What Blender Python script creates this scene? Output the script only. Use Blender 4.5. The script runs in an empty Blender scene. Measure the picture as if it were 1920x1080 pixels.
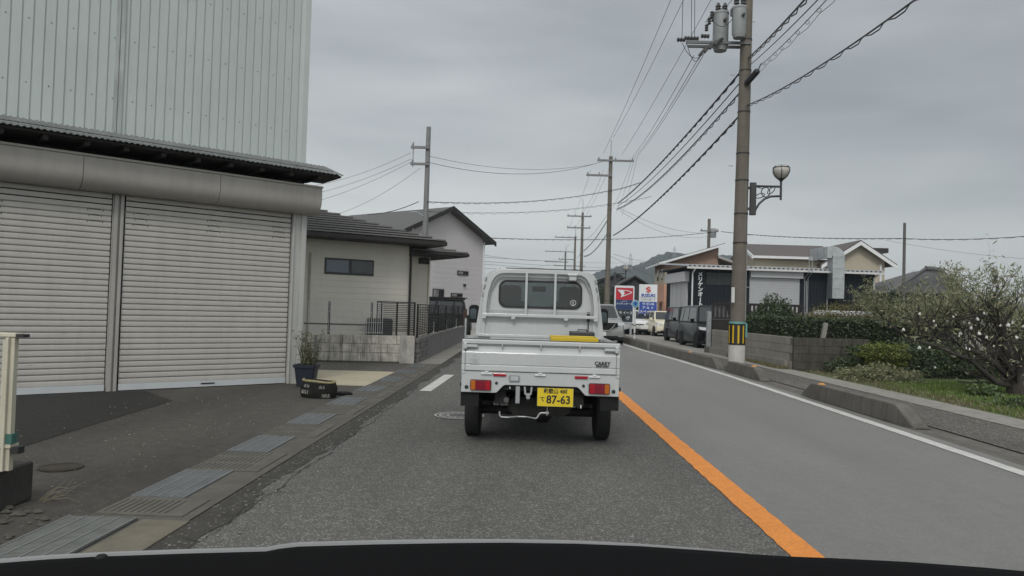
import bpy, math, random
import numpy as np
from mathutils import Vector, Matrix
from mathutils.geometry import tessellate_polygon
R = math.radians
S = bpy.context.scene
COL = S.collection
rnd = random.Random(7)
# ---------------------------------------------------------------- camera
CAM_Z = 1.33
FPX = 1400.0
yaw, pitch, roll = R(1.43), math.atan(37.8/1400), R(1.72)
fwd = Vector((-math.sin(yaw)*math.cos(pitch), math.cos(yaw)*math.cos(pitch), math.sin(pitch)))
hor = fwd.cross(Vector((0, 0, 1))).normalized()
upv = hor.cross(fwd)
rgt = (hor*math.cos(roll)+upv*math.sin(roll)).normalized()
upc = rgt.cross(fwd)
cd = bpy.data.cameras.new('camera'); cam = bpy.data.objects.new('camera', cd); COL.objects.link(cam)
M = Matrix.Identity(4)
for i in range(3):
    M[i][0] = rgt[i]; M[i][1] = upc[i]; M[i][2] = -fwd[i]
M[0][3], M[1][3], M[2][3] = 0, 0, CAM_Z
cam.matrix_world = M
cd.sensor_width = 36; cd.lens = 36*FPX/1920; cd.clip_end = 4000; cd.clip_start = 0.05
S.camera = cam
def ray(px, py):
    return fwd + rgt*((px-960)/FPX) + upc*((540-py)/FPX)
def at(px, py, Y):
    d = ray(px, py); k = Y/d.y
    return Vector((d.x*k, Y, CAM_Z+d.z*k))
def gd(px, py, z=0.0):
    d = ray(px, py); k = (z-CAM_Z)/d.z
    return Vector((d.x*k, d.y*k, z))
# ---------------------------------------------------------------- sky and sun
SUN_EL, SUN_AZ = R(42), R(-172)     # azimuth from +Y, negative = left
W = bpy.data.worlds.new('World'); S.world = W; W.use_nodes = True
nt = W.node_tree; nt.nodes.clear()
def N(t, k, **kw):
    n = t.nodes.new(k)
    for a, b in kw.items():
        if a.startswith('i_'): n.inputs[a[2:].replace('_', ' ')].default_value = b
        else: setattr(n, a, b)
    return n
out = N(nt, 'ShaderNodeOutputWorld'); bg = N(nt, 'ShaderNodeBackground'); bg.inputs[1].default_value = 0.094
sky = N(nt, 'ShaderNodeTexSky', sky_type='NISHITA', sun_disc=False, sun_elevation=SUN_EL, sun_rotation=SUN_AZ)
tc = N(nt, 'ShaderNodeTexCoord'); mp = N(nt, 'ShaderNodeMapping'); mp.inputs['Scale'].default_value = (1.3, 1.3, 6.5)
mp.inputs['Location'].default_value = (3.1, 1.7, 0.4)
ns = N(nt, 'ShaderNodeTexNoise', i_Scale=1.3, i_Detail=5.0, i_Roughness=0.5)
rp = N(nt, 'ShaderNodeValToRGB'); e = rp.color_ramp.elements
e[0].position = .30; e[0].color = (2.75, 2.9, 3.05, 1); e[1].position = .68; e[1].color = (4.6, 4.75, 4.72, 1)
# brighter band low in the middle of the view, darker to the right
sep = N(nt, 'ShaderNodeSeparateXYZ')
elr = N(nt, 'ShaderNodeValToRGB'); q = elr.color_ramp.elements
q[0].position = 0.0; q[0].color = (1.02, 1.03, 1.04, 1); q[1].position = .95; q[1].color = (2.1, 2.05, 2.0, 1)
x1 = elr.color_ramp.elements.new(.12); x1.color = (1.15, 1.14, 1.1, 1); x2 = elr.color_ramp.elements.new(.3); x2.color = (.97, .98, .98, 1); x3 = elr.color_ramp.elements.new(.45); x3.color = (1.05, 1.05, 1.05, 1)
azr = N(nt, 'ShaderNodeMapRange'); azr.inputs[1].default_value = -.1; azr.inputs[2].default_value = .6; azr.inputs[3].default_value = 1.0; azr.inputs[4].default_value = .78
mul = N(nt, 'ShaderNodeMixRGB', blend_type='MULTIPLY'); mul.inputs[0].default_value = 1
mul2 = N(nt, 'ShaderNodeMixRGB', blend_type='MULTIPLY'); mul2.inputs[0].default_value = 1
mx = N(nt, 'ShaderNodeMixRGB'); mx.inputs[0].default_value = .92
# thinner, brighter cloud on the sun's side of the sky (behind the camera)
bkr = N(nt, 'ShaderNodeMapRange', interpolation_type='SMOOTHSTEP'); bkr.inputs[1].default_value = .1; bkr.inputs[2].default_value = -.9; bkr.inputs[3].default_value = 1.0; bkr.inputs[4].default_value = 2.0
mul3 = N(nt, 'ShaderNodeMixRGB', blend_type='MULTIPLY'); mul3.inputs[0].default_value = 1
nt.links.new(sep.outputs[1], bkr.inputs[0]); nt.links.new(mul2.outputs[0], mul3.inputs[1]); nt.links.new(bkr.outputs[0], mul3.inputs[2])
L = nt.links.new
L(tc.outputs['Generated'], mp.inputs[0]); L(mp.outputs[0], ns.inputs['Vector']); L(ns.outputs[0], rp.inputs[0])
L(tc.outputs['Generated'], sep.inputs[0]); L(sep.outputs[2], elr.inputs[0]); L(sep.outputs[0], azr.inputs[0])
L(rp.outputs[0], mul.inputs[1]); L(elr.outputs[0], mul.inputs[2])
L(mul.outputs[0], mul2.inputs[1]); L(azr.outputs[0], mul2.inputs[2])
L(sky.outputs[0], mx.inputs[1]); L(mul3.outputs[0], mx.inputs[2]); L(mx.outputs[0], bg.inputs[0]); L(bg.outputs[0], out.inputs[0])
sl = bpy.data.lights.new('sun', 'SUN'); sl.energy = 0.9; sl.angle = R(14); sl.color = (1, .95, .88)
so = bpy.data.objects.new('sun', sl); COL.objects.link(so)
sd = Vector((math.sin(SUN_AZ)*math.cos(SUN_EL), math.cos(SUN_AZ)*math.cos(SUN_EL), math.sin(SUN_EL)))
so.rotation_euler = (-sd).to_track_quat('-Z', 'Y').to_euler(); so.location = (-20, 0, 40)
S.view_settings.view_transform = 'Standard'; S.view_settings.look = 'None'; S.view_settings.gamma = 1; S.view_settings.exposure = 0.5
# ---------------------------------------------------------------- materials
MATS = {}
def mat(name, col, rough=.7, metal=0., var=.12, vs=3., bump=0., bs=40., streak=0., spec=.5, hue=None, coat=0., fine=0., fs=150.):
    """principled with cloudy variation, optional fine grain, vertical dirt streaks and bump"""
    if name in MATS: return MATS[name]
    m = bpy.data.materials.new(name); m.use_nodes = True; t = m.node_tree; b = t.nodes['Principled BSDF']
    b.inputs['Roughness'].default_value = rough; b.inputs['Metallic'].default_value = metal
    b.inputs['Specular IOR Level'].default_value = spec; b.inputs['Coat Weight'].default_value = coat
    l = t.links.new; tc = N(t, 'ShaderNodeTexCoord'); g = N(t, 'ShaderNodeNewGeometry')
    base = N(t, 'ShaderNodeRGB'); base.outputs[0].default_value = (*col, 1); cur = base.outputs[0]
    P = g.outputs['Position']
    if var:
        n = N(t, 'ShaderNodeTexNoise', i_Scale=vs, i_Detail=4.0, i_Roughness=.65); l(P, n.inputs['Vector'])
        mr = N(t, 'ShaderNodeMapRange'); mr.inputs[1].default_value = .25; mr.inputs[2].default_value = .75
        mr.inputs[3].default_value = 1-var; mr.inputs[4].default_value = 1+var; l(n.outputs[0], mr.inputs[0])
        k = N(t, 'ShaderNodeMixRGB', blend_type='MULTIPLY'); k.inputs[0].default_value = 1; l(cur, k.inputs[1]); l(mr.outputs[0], k.inputs[2]); cur = k.outputs[0]
    if fine:
        n = N(t, 'ShaderNodeTexNoise', i_Scale=fs, i_Detail=2.0, i_Roughness=.6); l(P, n.inputs['Vector'])
        mr = N(t, 'ShaderNodeMapRange'); mr.inputs[1].default_value = .3; mr.inputs[2].default_value = .7
        mr.inputs[3].default_value = 1-fine; mr.inputs[4].default_value = 1+fine; l(n.outputs[0], mr.inputs[0])
        k = N(t, 'ShaderNodeMixRGB', blend_type='MULTIPLY'); k.inputs[0].default_value = 1; l(cur, k.inputs[1]); l(mr.outputs[0], k.inputs[2]); cur = k.outputs[0]
    if streak:
        mp = N(t, 'ShaderNodeMapping'); mp.inputs['Scale'].default_value = (9, 9, .9); l(P, mp.inputs[0])
        n = N(t, 'ShaderNodeTexNoise', i_Scale=1.0, i_Detail=5.0, i_Roughness=.7); l(mp.outputs[0], n.inputs['Vector'])
        mr = N(t, 'ShaderNodeMapRange'); mr.inputs[1].default_value = .48; mr.inputs[2].default_value = .72
        mr.inputs[3].default_value = 0; mr.inputs[4].default_value = streak; l(n.outputs[0], mr.inputs[0])
        k = N(t, 'ShaderNodeMixRGB'); l(mr.outputs[0], k.inputs[0]); l(cur, k.inputs[1])
        k.inputs[2].default_value = (*(hue or (.03, .028, .024)), 1); cur = k.outputs[0]
    l(cur, b.inputs['Base Color'])
    if bump:
        n = N(t, 'ShaderNodeTexNoise', i_Scale=bs, i_Detail=3.0, i_Roughness=.6); l(P, n.inputs['Vector'])
        bm = N(t, 'ShaderNodeBump', i_Strength=bump, i_Distance=.01); l(n.outputs[0], bm.inputs['Height']); l(bm.outputs[0], b.inputs['Normal'])
    MATS[name] = m; return m
def leafmat(name, cols, trans=.3):
    if name in MATS: return MATS[name]
    m = bpy.data.materials.new(name); m.use_nodes = True; t = m.node_tree; t.nodes.clear(); l = t.links.new
    o = N(t, 'ShaderNodeOutputMaterial'); g = N(t, 'ShaderNodeNewGeometry'); r = N(t, 'ShaderNodeValToRGB')
    el = r.color_ramp.elements; n = len(cols)
    while len(el) < n: el.new(.5)
    for i, c in enumerate(cols): el[i].position = i/(n-1); el[i].color = (*c, 1)
    d = N(t, 'ShaderNodeBsdfDiffuse'); tr = N(t, 'ShaderNodeBsdfTranslucent'); gl = N(t, 'ShaderNodeBsdfGlossy', i_Roughness=.5)
    a = N(t, 'ShaderNodeMixShader'); a.inputs[0].default_value = trans; b = N(t, 'ShaderNodeMixShader'); b.inputs[0].default_value = .05
    l(g.outputs['Random Per Island'], r.inputs[0]); l(r.outputs[0], d.inputs[0]); l(r.outputs[0], tr.inputs[0])
    l(d.outputs[0], a.inputs[1]); l(tr.outputs[0], a.inputs[2]); l(a.outputs[0], b.inputs[1]); l(gl.outputs[0], b.inputs[2]); l(b.outputs[0], o.inputs[0])
    MATS[name] = m; return m
def glassmat(name, tint=(.35, .38, .38), refl=.12, rough=.03):
    if name in MATS: return MATS[name]
    m = bpy.data.materials.new(name); m.use_nodes = True; t = m.node_tree; t.nodes.clear(); l = t.links.new
    o = N(t, 'ShaderNodeOutputMaterial'); tr = N(t, 'ShaderNodeBsdfTransparent'); tr.inputs[0].default_value = (*tint, 1)
    g = N(t, 'ShaderNodeBsdfGlossy', i_Roughness=rough); f = N(t, 'ShaderNodeFresnel', i_IOR=1.5)
    ad = N(t, 'ShaderNodeMath', operation='ADD', use_clamp=True); ad.inputs[1].default_value = refl
    x = N(t, 'ShaderNodeMixShader'); l(f.outputs[0], ad.inputs[0]); l(ad.outputs[0], x.inputs[0]); l(tr.outputs[0], x.inputs[1]); l(g.outputs[0], x.inputs[2]); l(x.outputs[0], o.inputs[0])
    MATS[name] = m; return m
# ---------------------------------------------------------------- mesh builder
class MB:
    def __init__(s): s.v = []; s.f = []
    def add(s, vs, fs):
        b = len(s.v); s.v += [tuple(v) for v in vs]; s.f += [tuple(i+b for i in f) for f in fs]; return s
    def box(s, x0, x1, y0, y1, z0, z1, c=0.):
        if c <= 0:
            v = [(x, y, z) for z in (z0, z1) for y in (y0, y1) for x in (x0, x1)]
            return s.add(v, [(0, 2, 3, 1), (4, 5, 7, 6), (0, 1, 5, 4), (2, 6, 7, 3), (0, 4, 6, 2), (1, 3, 7, 5)])
        return s.prism([(x0+c, z0), (x1-c, z0), (x1, z0+c), (x1, z1-c), (x1-c, z1), (x0+c, z1), (x0, z1-c), (x0, z0+c)], 'y', y0, y1)
    def hexa(s, b4, t4):
        return s.add(list(b4)+list(t4), [(3, 2, 1, 0), (4, 5, 6, 7), (0, 1, 5, 4), (1, 2, 6, 5), (2, 3, 7, 6), (3, 0, 4, 7)])
    def quad(s, a, b, c, d): return s.add([a, b, c, d], [(0, 1, 2, 3)])
    def slab(s, a, b, c, d, th):
        a, b, c, d = map(Vector, (a, b, c, d)); n = (b-a).cross(d-a).normalized()*th
        return s.hexa([a-n, b-n, c-n, d-n], [a, b, c, d])
    def prism(s, poly, ax, a, b, holes=None):
        """extrude 2D polygon along axis ax ('x': (y,z), 'y': (x,z), 'z': (x,y))"""
        def mk(p, t):
            return {'x': (t, p[0], p[1]), 'y': (p[0], t, p[1]), 'z': (p[0], p[1], t)}[ax]
        loops = [poly]+(holes or [])
        pts = [p for lp in loops for p in lp]; n = len(pts)
        tris = tessellate_polygon([[Vector((p[0], p[1], 0)) for p in lp] for lp in loops])
        fs = [tuple(t) for t in tris]+[tuple(i+n for i in reversed(t)) for t in tris]
        o = 0
        for lp in loops:
            k = len(lp)
            fs += [(o+i, o+(i+1) % k, n+o+(i+1) % k, n+o+i) for i in range(k)]; o += k
        return s.add([mk(p, a) for p in pts]+[mk(p, b) for p in pts], fs)
    def tube(s, pts, r, n=8, cap=True):
        pts = [Vector(p) for p in pts]; rs = r if isinstance(r, (list, tuple)) else [r]*len(pts)
        vs = []; pa = None
        for i, p in enumerate(pts):
            t = (pts[min(i+1, len(pts)-1)]-pts[max(i-1, 0)]).normalized()
            if pa is None: pa = Vector((0, 0, 1)) if abs(t.z) < .9 else Vector((1, 0, 0))
            u = (pa-t*pa.dot(t)).normalized(); w = t.cross(u); pa = u
            for k in range(n):
                a = 2*math.pi*k/n; vs.append(p+(u*math.cos(a)+w*math.sin(a))*rs[i])
        fs = [(i*n+k, i*n+(k+1) % n, (i+1)*n+(k+1) % n, (i+1)*n+k) for i in range(len(pts)-1) for k in range(n)]
        if cap: fs += [tuple(reversed(range(n))), tuple(range((len(pts)-1)*n, len(pts)*n))]
        return s.add(vs, fs)
    def cyl(s, p, q, r, n=16, r2=None): return s.tube([p, q], [r, r2 if r2 is not None else r], n)
    def lathe(s, prof, c=(0, 0, 0), ax='z', n=20, sc=(1, 1)):
        vs = []
        for (r, h) in prof:
            for k in range(n):
                a = 2*math.pi*k/n; x, y = r*math.cos(a)*sc[0], r*math.sin(a)*sc[1]
                vs.append({'z': (c[0]+x, c[1]+y, c[2]+h), 'y': (c[0]+x, c[1]+h, c[2]+y), 'x': (c[0]+h, c[1]+x, c[2]+y)}[ax])
        fs = [(i*n+k, i*n+(k+1) % n, (i+1)*n+(k+1) % n, (i+1)*n+k) for i in range(len(prof)-1) for k in range(n)]
        fs += [tuple(reversed(range(n))), tuple(range((len(prof)-1)*n, len(prof)*n))]
        return s.add(vs, fs)
    def loft(s, secs, cap=True, closed=True):
        n = len(secs[0]); vs = [p for q in secs for p in q]; e = n if closed else n-1
        fs = [(i*n+k, i*n+(k+1) % n, (i+1)*n+(k+1) % n, (i+1)*n+k) for i in range(len(secs)-1) for k in range(e)]
        if cap: fs += [tuple(reversed(range(n))), tuple(range((len(secs)-1)*n, len(secs)*n))]
        return s.add(vs, fs)
    def build(s, name, m, parent=None, smooth=False, bevel=0., fix=True, seg=2):
        me = bpy.data.meshes.new(name); me.from_pydata(s.v, [], s.f)
        if fix:
            import bmesh
            bm = bmesh.new(); bm.from_mesh(me); bmesh.ops.recalc_face_normals(bm, faces=bm.faces); bm.to_mesh(me); bm.free()
        me.materials.append(m)
        o = bpy.data.objects.new(name, me); COL.objects.link(o)
        if parent: o.parent = parent
        if smooth:
            me.shade_smooth()
            me.set_sharp_from_angle(angle=R(38))
        if bevel:
            b = o.modifiers.new('bevel', 'BEVEL'); b.width = bevel; b.segments = seg; b.limit_method = 'ANGLE'; b.angle_limit = R(35); b.harden_normals = False
        return o
def nquads(name, V, m, parent=None, tri=False):
    """V: (N,k,3) array of separate leaf polygons"""
    n, k = V.shape[0], V.shape[1]
    me = bpy.data.meshes.new(name); me.vertices.add(n*k); me.vertices.foreach_set('co', V.reshape(-1).astype(np.float32))
    me.loops.add(n*k); me.loops.foreach_set('vertex_index', np.arange(n*k, dtype=np.int32))
    me.polygons.add(n); me.polygons.foreach_set('loop_start', np.arange(0, n*k, k, dtype=np.int32))
    me.update(calc_edges=True); me.validate(); me.materials.append(m)
    o = bpy.data.objects.new(name, me); COL.objects.link(o)
    if parent: o.parent = parent
    return o
def leaves(C, size, asp, rng, droop=0., jit=.35):
    """leaf rhombi (N,4,3) at centres C"""
    n = len(C); d = rng.normal(size=(n, 3)); d[:, 2] = d[:, 2]*.6-droop; d /= np.linalg.norm(d, axis=1)[:, None]
    e = rng.normal(size=(n, 3)); e -= d*np.sum(d*e, 1)[:, None]; e /= np.linalg.norm(e, axis=1)[:, None]
    L = size*(1+jit*rng.uniform(-1, 1, n))[:, None]
    return np.stack([C-d*L*.5, C+e*L*asp*.5, C+d*L*.5, C-e*L*asp*.5], 1)
def tag(o, label, cat, group=None):
    o['label'] = label; o['category'] = cat
    if group: o['group'] = group
    return o
def thing(name, label, cat, loc=(0, 0, 0), rz=0., group=None):
    o = bpy.data.objects.new(name, None); COL.objects.link(o); o.location = loc; o.rotation_euler = (0, 0, rz); o.empty_display_size = .2
    return tag(o, label, cat, group)
def struct(o): o['kind'] = 'structure'; return o
def text(name, body, size, m, parent, org, ux, uz, ext=.002, ax='CENTER', sx=1., bold=0.):
    c = bpy.data.curves.new(name, 'FONT'); c.body = body; c.size = size; c.align_x = ax; c.align_y = 'CENTER'; c.extrude = ext; c.resolution_u = 2; c.offset = bold
    o = bpy.data.objects.new(name+'_src', c); COL.objects.link(o)
    me = bpy.data.meshes.new_from_object(o.evaluated_get(bpy.context.evaluated_depsgraph_get()))
    bpy.data.objects.remove(o); bpy.data.curves.remove(c)
    ux, uz = Vector(ux).normalized(), Vector(uz).normalized(); nn = ux.cross(uz); mm = Matrix.Identity(4)
    for i in range(3): mm[i][0] = ux[i]*sx; mm[i][1] = uz[i]; mm[i][2] = nn[i]; mm[i][3] = org[i]
    me.transform(mm); me.materials.clear(); me.materials.append(m); me.name = name
    q = bpy.data.objects.new(name, me); COL.objects.link(q)
    if parent: q.parent = parent
    return q
# common materials
WHT = mat('white_paint', (.62, .64, .65), .45, var=.05)
BLK = mat('black_rubber', (.015, .015, .016), .8, var=.1, spec=.2)
DRK = mat('dark_metal', (.02, .02, .022), .5, var=.1)
GAL = mat('galvanised_steel', (.33, .34, .35), .5, metal=.4, var=.2, vs=12)
CHR = mat('bright_metal', (.5, .5, .5), .25, metal=1)
CON = mat('aged_concrete', (.11, .103, .09), .9, var=.3, vs=2.5, bump=.5, bs=60, streak=.55, fine=.15)
CONL = mat('pale_concrete', (.235, .225, .2), .9, var=.2, vs=2.5, bump=.4, bs=60, streak=.35, fine=.12)
CONP = mat('pole_concrete', (.135, .12, .10), .85, var=.15, vs=4, bump=.2, bs=50, streak=.25, hue=(.07, .055, .04))
DGL = mat('dark_window_glass', (.02, .024, .028), .08, var=.05, spec=.8)
# ---------------------------------------------------------------- ground, road, pavement
def sheet(name, pts, z, m):
    if not isinstance(pts[0], (tuple, list)): pts = [(p[0], p[1]) for p in pts]
    b = MB(); t = tessellate_polygon([[Vector((p[0], p[1], 0)) for p in pts]])
    b.add([(p[0], p[1], z) for p in pts], [tuple(i) for i in t])
    o = b.build(name, m, fix=False)
    me = o.data
    if me.polygons and me.polygons[0].normal.z < 0: me.flip_normals()
    return struct(o)
def asphalt(name, dark, light, agg, scale, var, dens=.55, bump=.6):
    m = bpy.data.materials.new(name); m.use_nodes = True; t = m.node_tree; b = t.nodes['Principled BSDF']; l = t.links.new
    b.inputs['Roughness'].default_value = .85; b.inputs['Specular IOR Level'].default_value = .3
    g = N(t, 'ShaderNodeNewGeometry'); P = g.outputs['Position']
    v = N(t, 'ShaderNodeTexVoronoi', i_Scale=scale); l(P, v.inputs['Vector'])
    wn = N(t, 'ShaderNodeSeparateColor'); l(v.outputs['Color'], wn.inputs[0])
    r = N(t, 'ShaderNodeValToRGB'); el = r.color_ramp.elements; el[0].position = dens; el[0].color = (*dark, 1); el[1].position = 1; el[1].color = (*agg, 1)
    mid = el.new(min(.97, dens+.25)); mid.color = (*light, 1); l(wn.outputs[0], r.inputs[0])
    n = N(t, 'ShaderNodeTexNoise', i_Scale=.55, i_Detail=6.0, i_Roughness=.6)
    mp = N(t, 'ShaderNodeMapping'); mp.inputs['Scale'].default_value = (1.6, .35, 1); l(P, mp.inputs[0]); l(mp.outputs[0], n.inputs['Vector'])
    mr = N(t, 'ShaderNodeMapRange'); mr.inputs[1].default_value = .3; mr.inputs[2].default_value = .7; mr.inputs[3].default_value = 1-var; mr.inputs[4].default_value = 1+var; l(n.outputs[0], mr.inputs[0])
    n2 = N(t, 'ShaderNodeTexNoise', i_Scale=9.0, i_Detail=5.0, i_Roughness=.7); l(P, n2.inputs['Vector'])
    m2 = N(t, 'ShaderNodeMapRange'); m2.inputs[1].default_value = .3; m2.inputs[2].default_value = .7; m2.inputs[3].default_value = 1-var*.7; m2.inputs[4].default_value = 1+var*.7; l(n2.outputs[0], m2.inputs[0])
    k = N(t, 'ShaderNodeMixRGB', blend_type='MULTIPLY'); k.inputs[0].default_value = 1; l(r.outputs[0], k.inputs[1]); l(mr.outputs[0], k.inputs[2])
    k2 = N(t, 'ShaderNodeMixRGB', blend_type='MULTIPLY'); k2.inputs[0].default_value = 1; l(k.outputs[0], k2.inputs[1]); l(m2.outputs[0], k2.inputs[2])
    l(k2.outputs[0], b.inputs['Base Color'])
    bm = N(t, 'ShaderNodeBump', i_Strength=bump, i_Distance=.006); l(v.outputs['Distance'], bm.inputs['Height']); l(bm.outputs[0], b.inputs['Normal'])
    MATS[name] = m; return m
A_OLD = asphalt('coarse_asphalt', (.084, .083, .077), (.118, .116, .109), (.25, .245, .23), 115, .2, .55)
A_NEW = asphalt('smooth_asphalt', (.150, .149, .140), (.168, .166, .157), (.23, .228, .215), 110, .11, .7, .15)
_b = A_NEW.node_tree.nodes['Principled BSDF']; _b.inputs['Roughness'].default_value = .62; _b.inputs['Specular IOR Level'].default_value = .6
A_PATH = asphalt('worn_path_asphalt', (.072, .068, .06), (.11, .104, .094), (.27, .255, .23), 75, .25, .55)
A_APR = asphalt('apron_concrete', (.06, .056, .049), (.075, .07, .062), (.15, .143, .13), 90, .3, .78, .3)
A_DARK = asphalt('dark_patch_asphalt', (.024, .0235, .022), (.03, .029, .028), (.09, .09, .08), 100, .2, .93, .3)
A_EDGE = asphalt('broken_edge_asphalt', (.045, .043, .038), (.06, .058, .053), (.18, .175, .16), 70, .3, .7, 1.0)
SOIL = mat('garden_soil', (.07, .065, .04), .95, var=.3, vs=1.5, bump=.6, bs=20)
b = MB(); b.quad((-2500, -300, -.03), (2500, -300, -.03), (2500, 2500, -.03), (-2500, 2500, -.03)); struct(b.build('ground', mat('far_ground', (.075, .08, .05), .95, var=.3, vs=.05), fix=False))
WL = [(-10, 4.45), (10, 4.43), (16.3, 4.375), (21, 4.25), (26, 3.98), (30, 3.85), (40, 3.75), (80, 3.8), (320, 3.9)]
OL = [(-10, 1.64), (4, 1.58), (12, 1.47), (20, 1.36), (30, 1.15), (40, 1.05), (80, 1.0), (320, 1.0)]
def band(name, line, w0, w1, z, m): return sheet(name, [(x+w0, y) for y, x in line]+[(x+w1, y) for y, x in reversed(line)], z, m)
sheet('road', [(-1.98, -10), (-2.0, 30), (-2.2, 60), (-2.4, 320)]+[(x, y) for y, x in reversed(OL)], 0, A_OLD)
sheet('road', [(x, y) for y, x in OL]+[(x+.22, y) for y, x in reversed(WL)], 0, A_NEW)
# right gutter, footpath, outer concrete strip
def jag(line, amp, step, seed, off=0.):
    r = random.Random(seed); o = []
    for (y0, x0), (y1, x1) in zip(line, line[1:]):
        n = max(1, int((min(y1, 40)-y0)/step)) if y0 < 40 else 1
        for i in range(n): f = i/n; o.append((x0+(x1-x0)*f+r.uniform(-amp, amp)+off, y0+(y1-y0)*f))
    o.append((line[-1][1]+off, line[-1][0])); return o
sheet('gutter', [(x+.22, y) for y, x in WL]+[(x+.62, y) for y, x in reversed(WL)], .0, CON)
PE = [(-10, 6.2), (8, 6.2), (14, 6.05), (20.8, 5.9), (26, 5.6), (34, 5.3), (60, 5.2), (320, 5.2)]
sheet('footpath', [(x+.62, y) for y, x in WL]+[(x, y) for y, x in reversed(PE)], .012, A_PATH)
sheet('footpath', [(x, y) for y, x in PE]+[(x+.62, y) for y, x in reversed(PE)], .018, CONL)
# a concrete forecourt for the car dealer
sheet('forecourt', [(5.9, 26.2), (5.9, 62), (40, 62), (40, 46), (12, 26.2)], .006, mat('forecourt_concrete', (.22, .21, .19), .9, var=.2, vs=.8, fine=.1, bump=.3))
# road markings
ORG = mat('orange_road_paint', (.62, .22, .035), .7, var=.1, vs=8, bump=.3, bs=90, fine=.18, fs=60)
WLN = mat('white_road_paint', (.48, .48, .46), .7, var=.16, vs=7, bump=.3, bs=90, fine=.15, fs=60)
def worn(line, half, seed, step=.09):
    r = random.Random(seed); a = []; c = []
    def X(y):
        for (y0, x0), (y1, x1) in zip(line, line[1:]):
            if y0 <= y <= y1: return x0+(x1-x0)*(y-y0)/(y1-y0)
        return line[-1][1]
    y = -8.
    while y < 40: a.append((X(y)-half+r.uniform(-.006, .006), y)); c.append((X(y)+half+r.uniform(-.006, .006), y)); y += step
    for y in (60, 100, 300): a.append((X(y)-half, y)); c.append((X(y)+half, y))
    return a, c
a_, c_ = worn(OL, .092, 2)
def ribbon(name, a, c, z, m):
    b = MB(); n = len(a); b.add([(p[0], p[1], z) for p in a]+[(p[0], p[1], z) for p in c], [(i, n+i, n+i+1, i+1) for i in range(n-1)]); return struct(b.build(name, m, fix=False))
ribbon('road_marking', a_, c_, .005, ORG)
a_, c_ = worn([(y, x-.02) for y, x in WL], .075, 3, .15); ribbon('road_marking', a_, c_, .005, WLN)
a_, c_ = [(-1.68+.01*i, 11.6+.48*i) for i in range(7)], [(-1.5+.012*i, 11.6+.48*i) for i in range(7)]
ribbon('road_marking', a_, c_, .005, WLN)
# left: broken asphalt edge, drain of concrete covers, apron
r7 = random.Random(5)
ed = [(-1.99, -4)]; yy = -4.
while yy < 30: ed.append((-1.80+.03*math.sin(yy*1.9)+.03*math.sin(yy*4.3)+r7.uniform(-.025, .025), yy)); yy += .11
ed.append((-1.99, 30)); sheet('road_edge', ed, .004, A_EDGE)
sheet('apron', [(-14, -6), (-2.62, -6), (-2.62, 12.05), (-14, 13.5)], .0, A_APR)
def hump(x): return x
pa = [gd(*p) for p in ((-400, 880), (33, 841), (100, 820), (167, 799), (240, 777), (325, 752), (292, 741), (262, 728), (-400, 745))]
sheet('apron_patch', [(p.x, p.y) for p in pa], .004, A_DARK)
BEI = mat('beige_concrete', (.38, .34, .25), .9, var=.14, vs=1.8, fine=.06, bump=.2)
sheet('driveway', [(-12, 12.0), (-2.62, 12.05), (-2.62, 14.75), (-12, 14.3)], .002, BEI)
sheet('driveway_edge', [(-12, 14.3), (-2.62, 14.75), (-2.58, 17.2), (-12, 16.9)], .0, A_PATH)
sheet('driveway', [(-9, 29.7), (-2.1, 29.7), (-2.3, 60), (-9, 60)], .002, mat('pale_yard', (.26, .25, .22), .9, var=.15))
sheet('pavement', [(-2.62, 17.1), (-2.0, 17.1), (-2.2, 60), (-2.75, 60)], .004, CONL)
sheet('pavement', [(-2.62, -6), (-2.0, -6), (-2.0, 17.1), (-2.62, 17.1)], .004, mat('drain_concrete', (.085, .08, .068), .9, var=.3, vs=4, bump=.5, bs=50, fine=.15))
# drain covers: steel plate grates alternating with slotted concrete covers
PLT = mat('steel_grating', (.13, .14, .145), .6, metal=.1, var=.16, vs=5, fine=.2, fs=120, bump=.3, bs=150)
LIN = mat('bright_grating_bar', (.24, .25, .25), .5, metal=.3)
SLC = mat('slotted_cover_concrete', (.095, .09, .077), .9, var=.25, vs=6, bump=.5, bs=60, fine=.15)
SLOT = mat('slot_dark', (.02, .019, .017), .95)
SLOT2 = mat('cover_slot_dark', (.038, .036, .028), .95)  # softer dark tone for the slots of the concrete covers
def grate(y0, y1, k, word):
    t = thing('drain_grate', 'steel drain grate in the left gutter, '+word, 'drain grate', (-2.43, y0, 0), 0, 'steel grates in the left gutter')
    w = .18; d = y1-y0
    MB().box(-w, w, 0, d, .0045, .012).build('plate', PLT, t)
    b = MB()
    for x in (-.175, -.088, 0, .088, .172): b.box(x-.004, x+.004, .0, d, .012, .0155)
    b.build('bearing_bars', LIN, t)
    b = MB(); n = int(d/.024)
    for i in range(n): b.box(-w+.008, w-.008, .01+i*.024, .014+i*.024, .0122, .0138)
    b.build('cross_bars', PLT, t)
GY = [(4.93, 5.75), (6.5, 7.28), (8.08, 8.85), (9.7, 10.5), (11.25, 12.05), (12.85, 13.65), (14.45, 15.25), (16.05, 16.85)]
WD = ['second from the camera', 'third from the camera', 'fourth from the camera', 'beside the folded tyre', 'beside the planter and building corner', 'along the beige driveway', 'between the driveway and gravel strip', 'beside the block wall corner']
for i, (a, c) in enumerate(GY): grate(a, c, i, WD[i])
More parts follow.
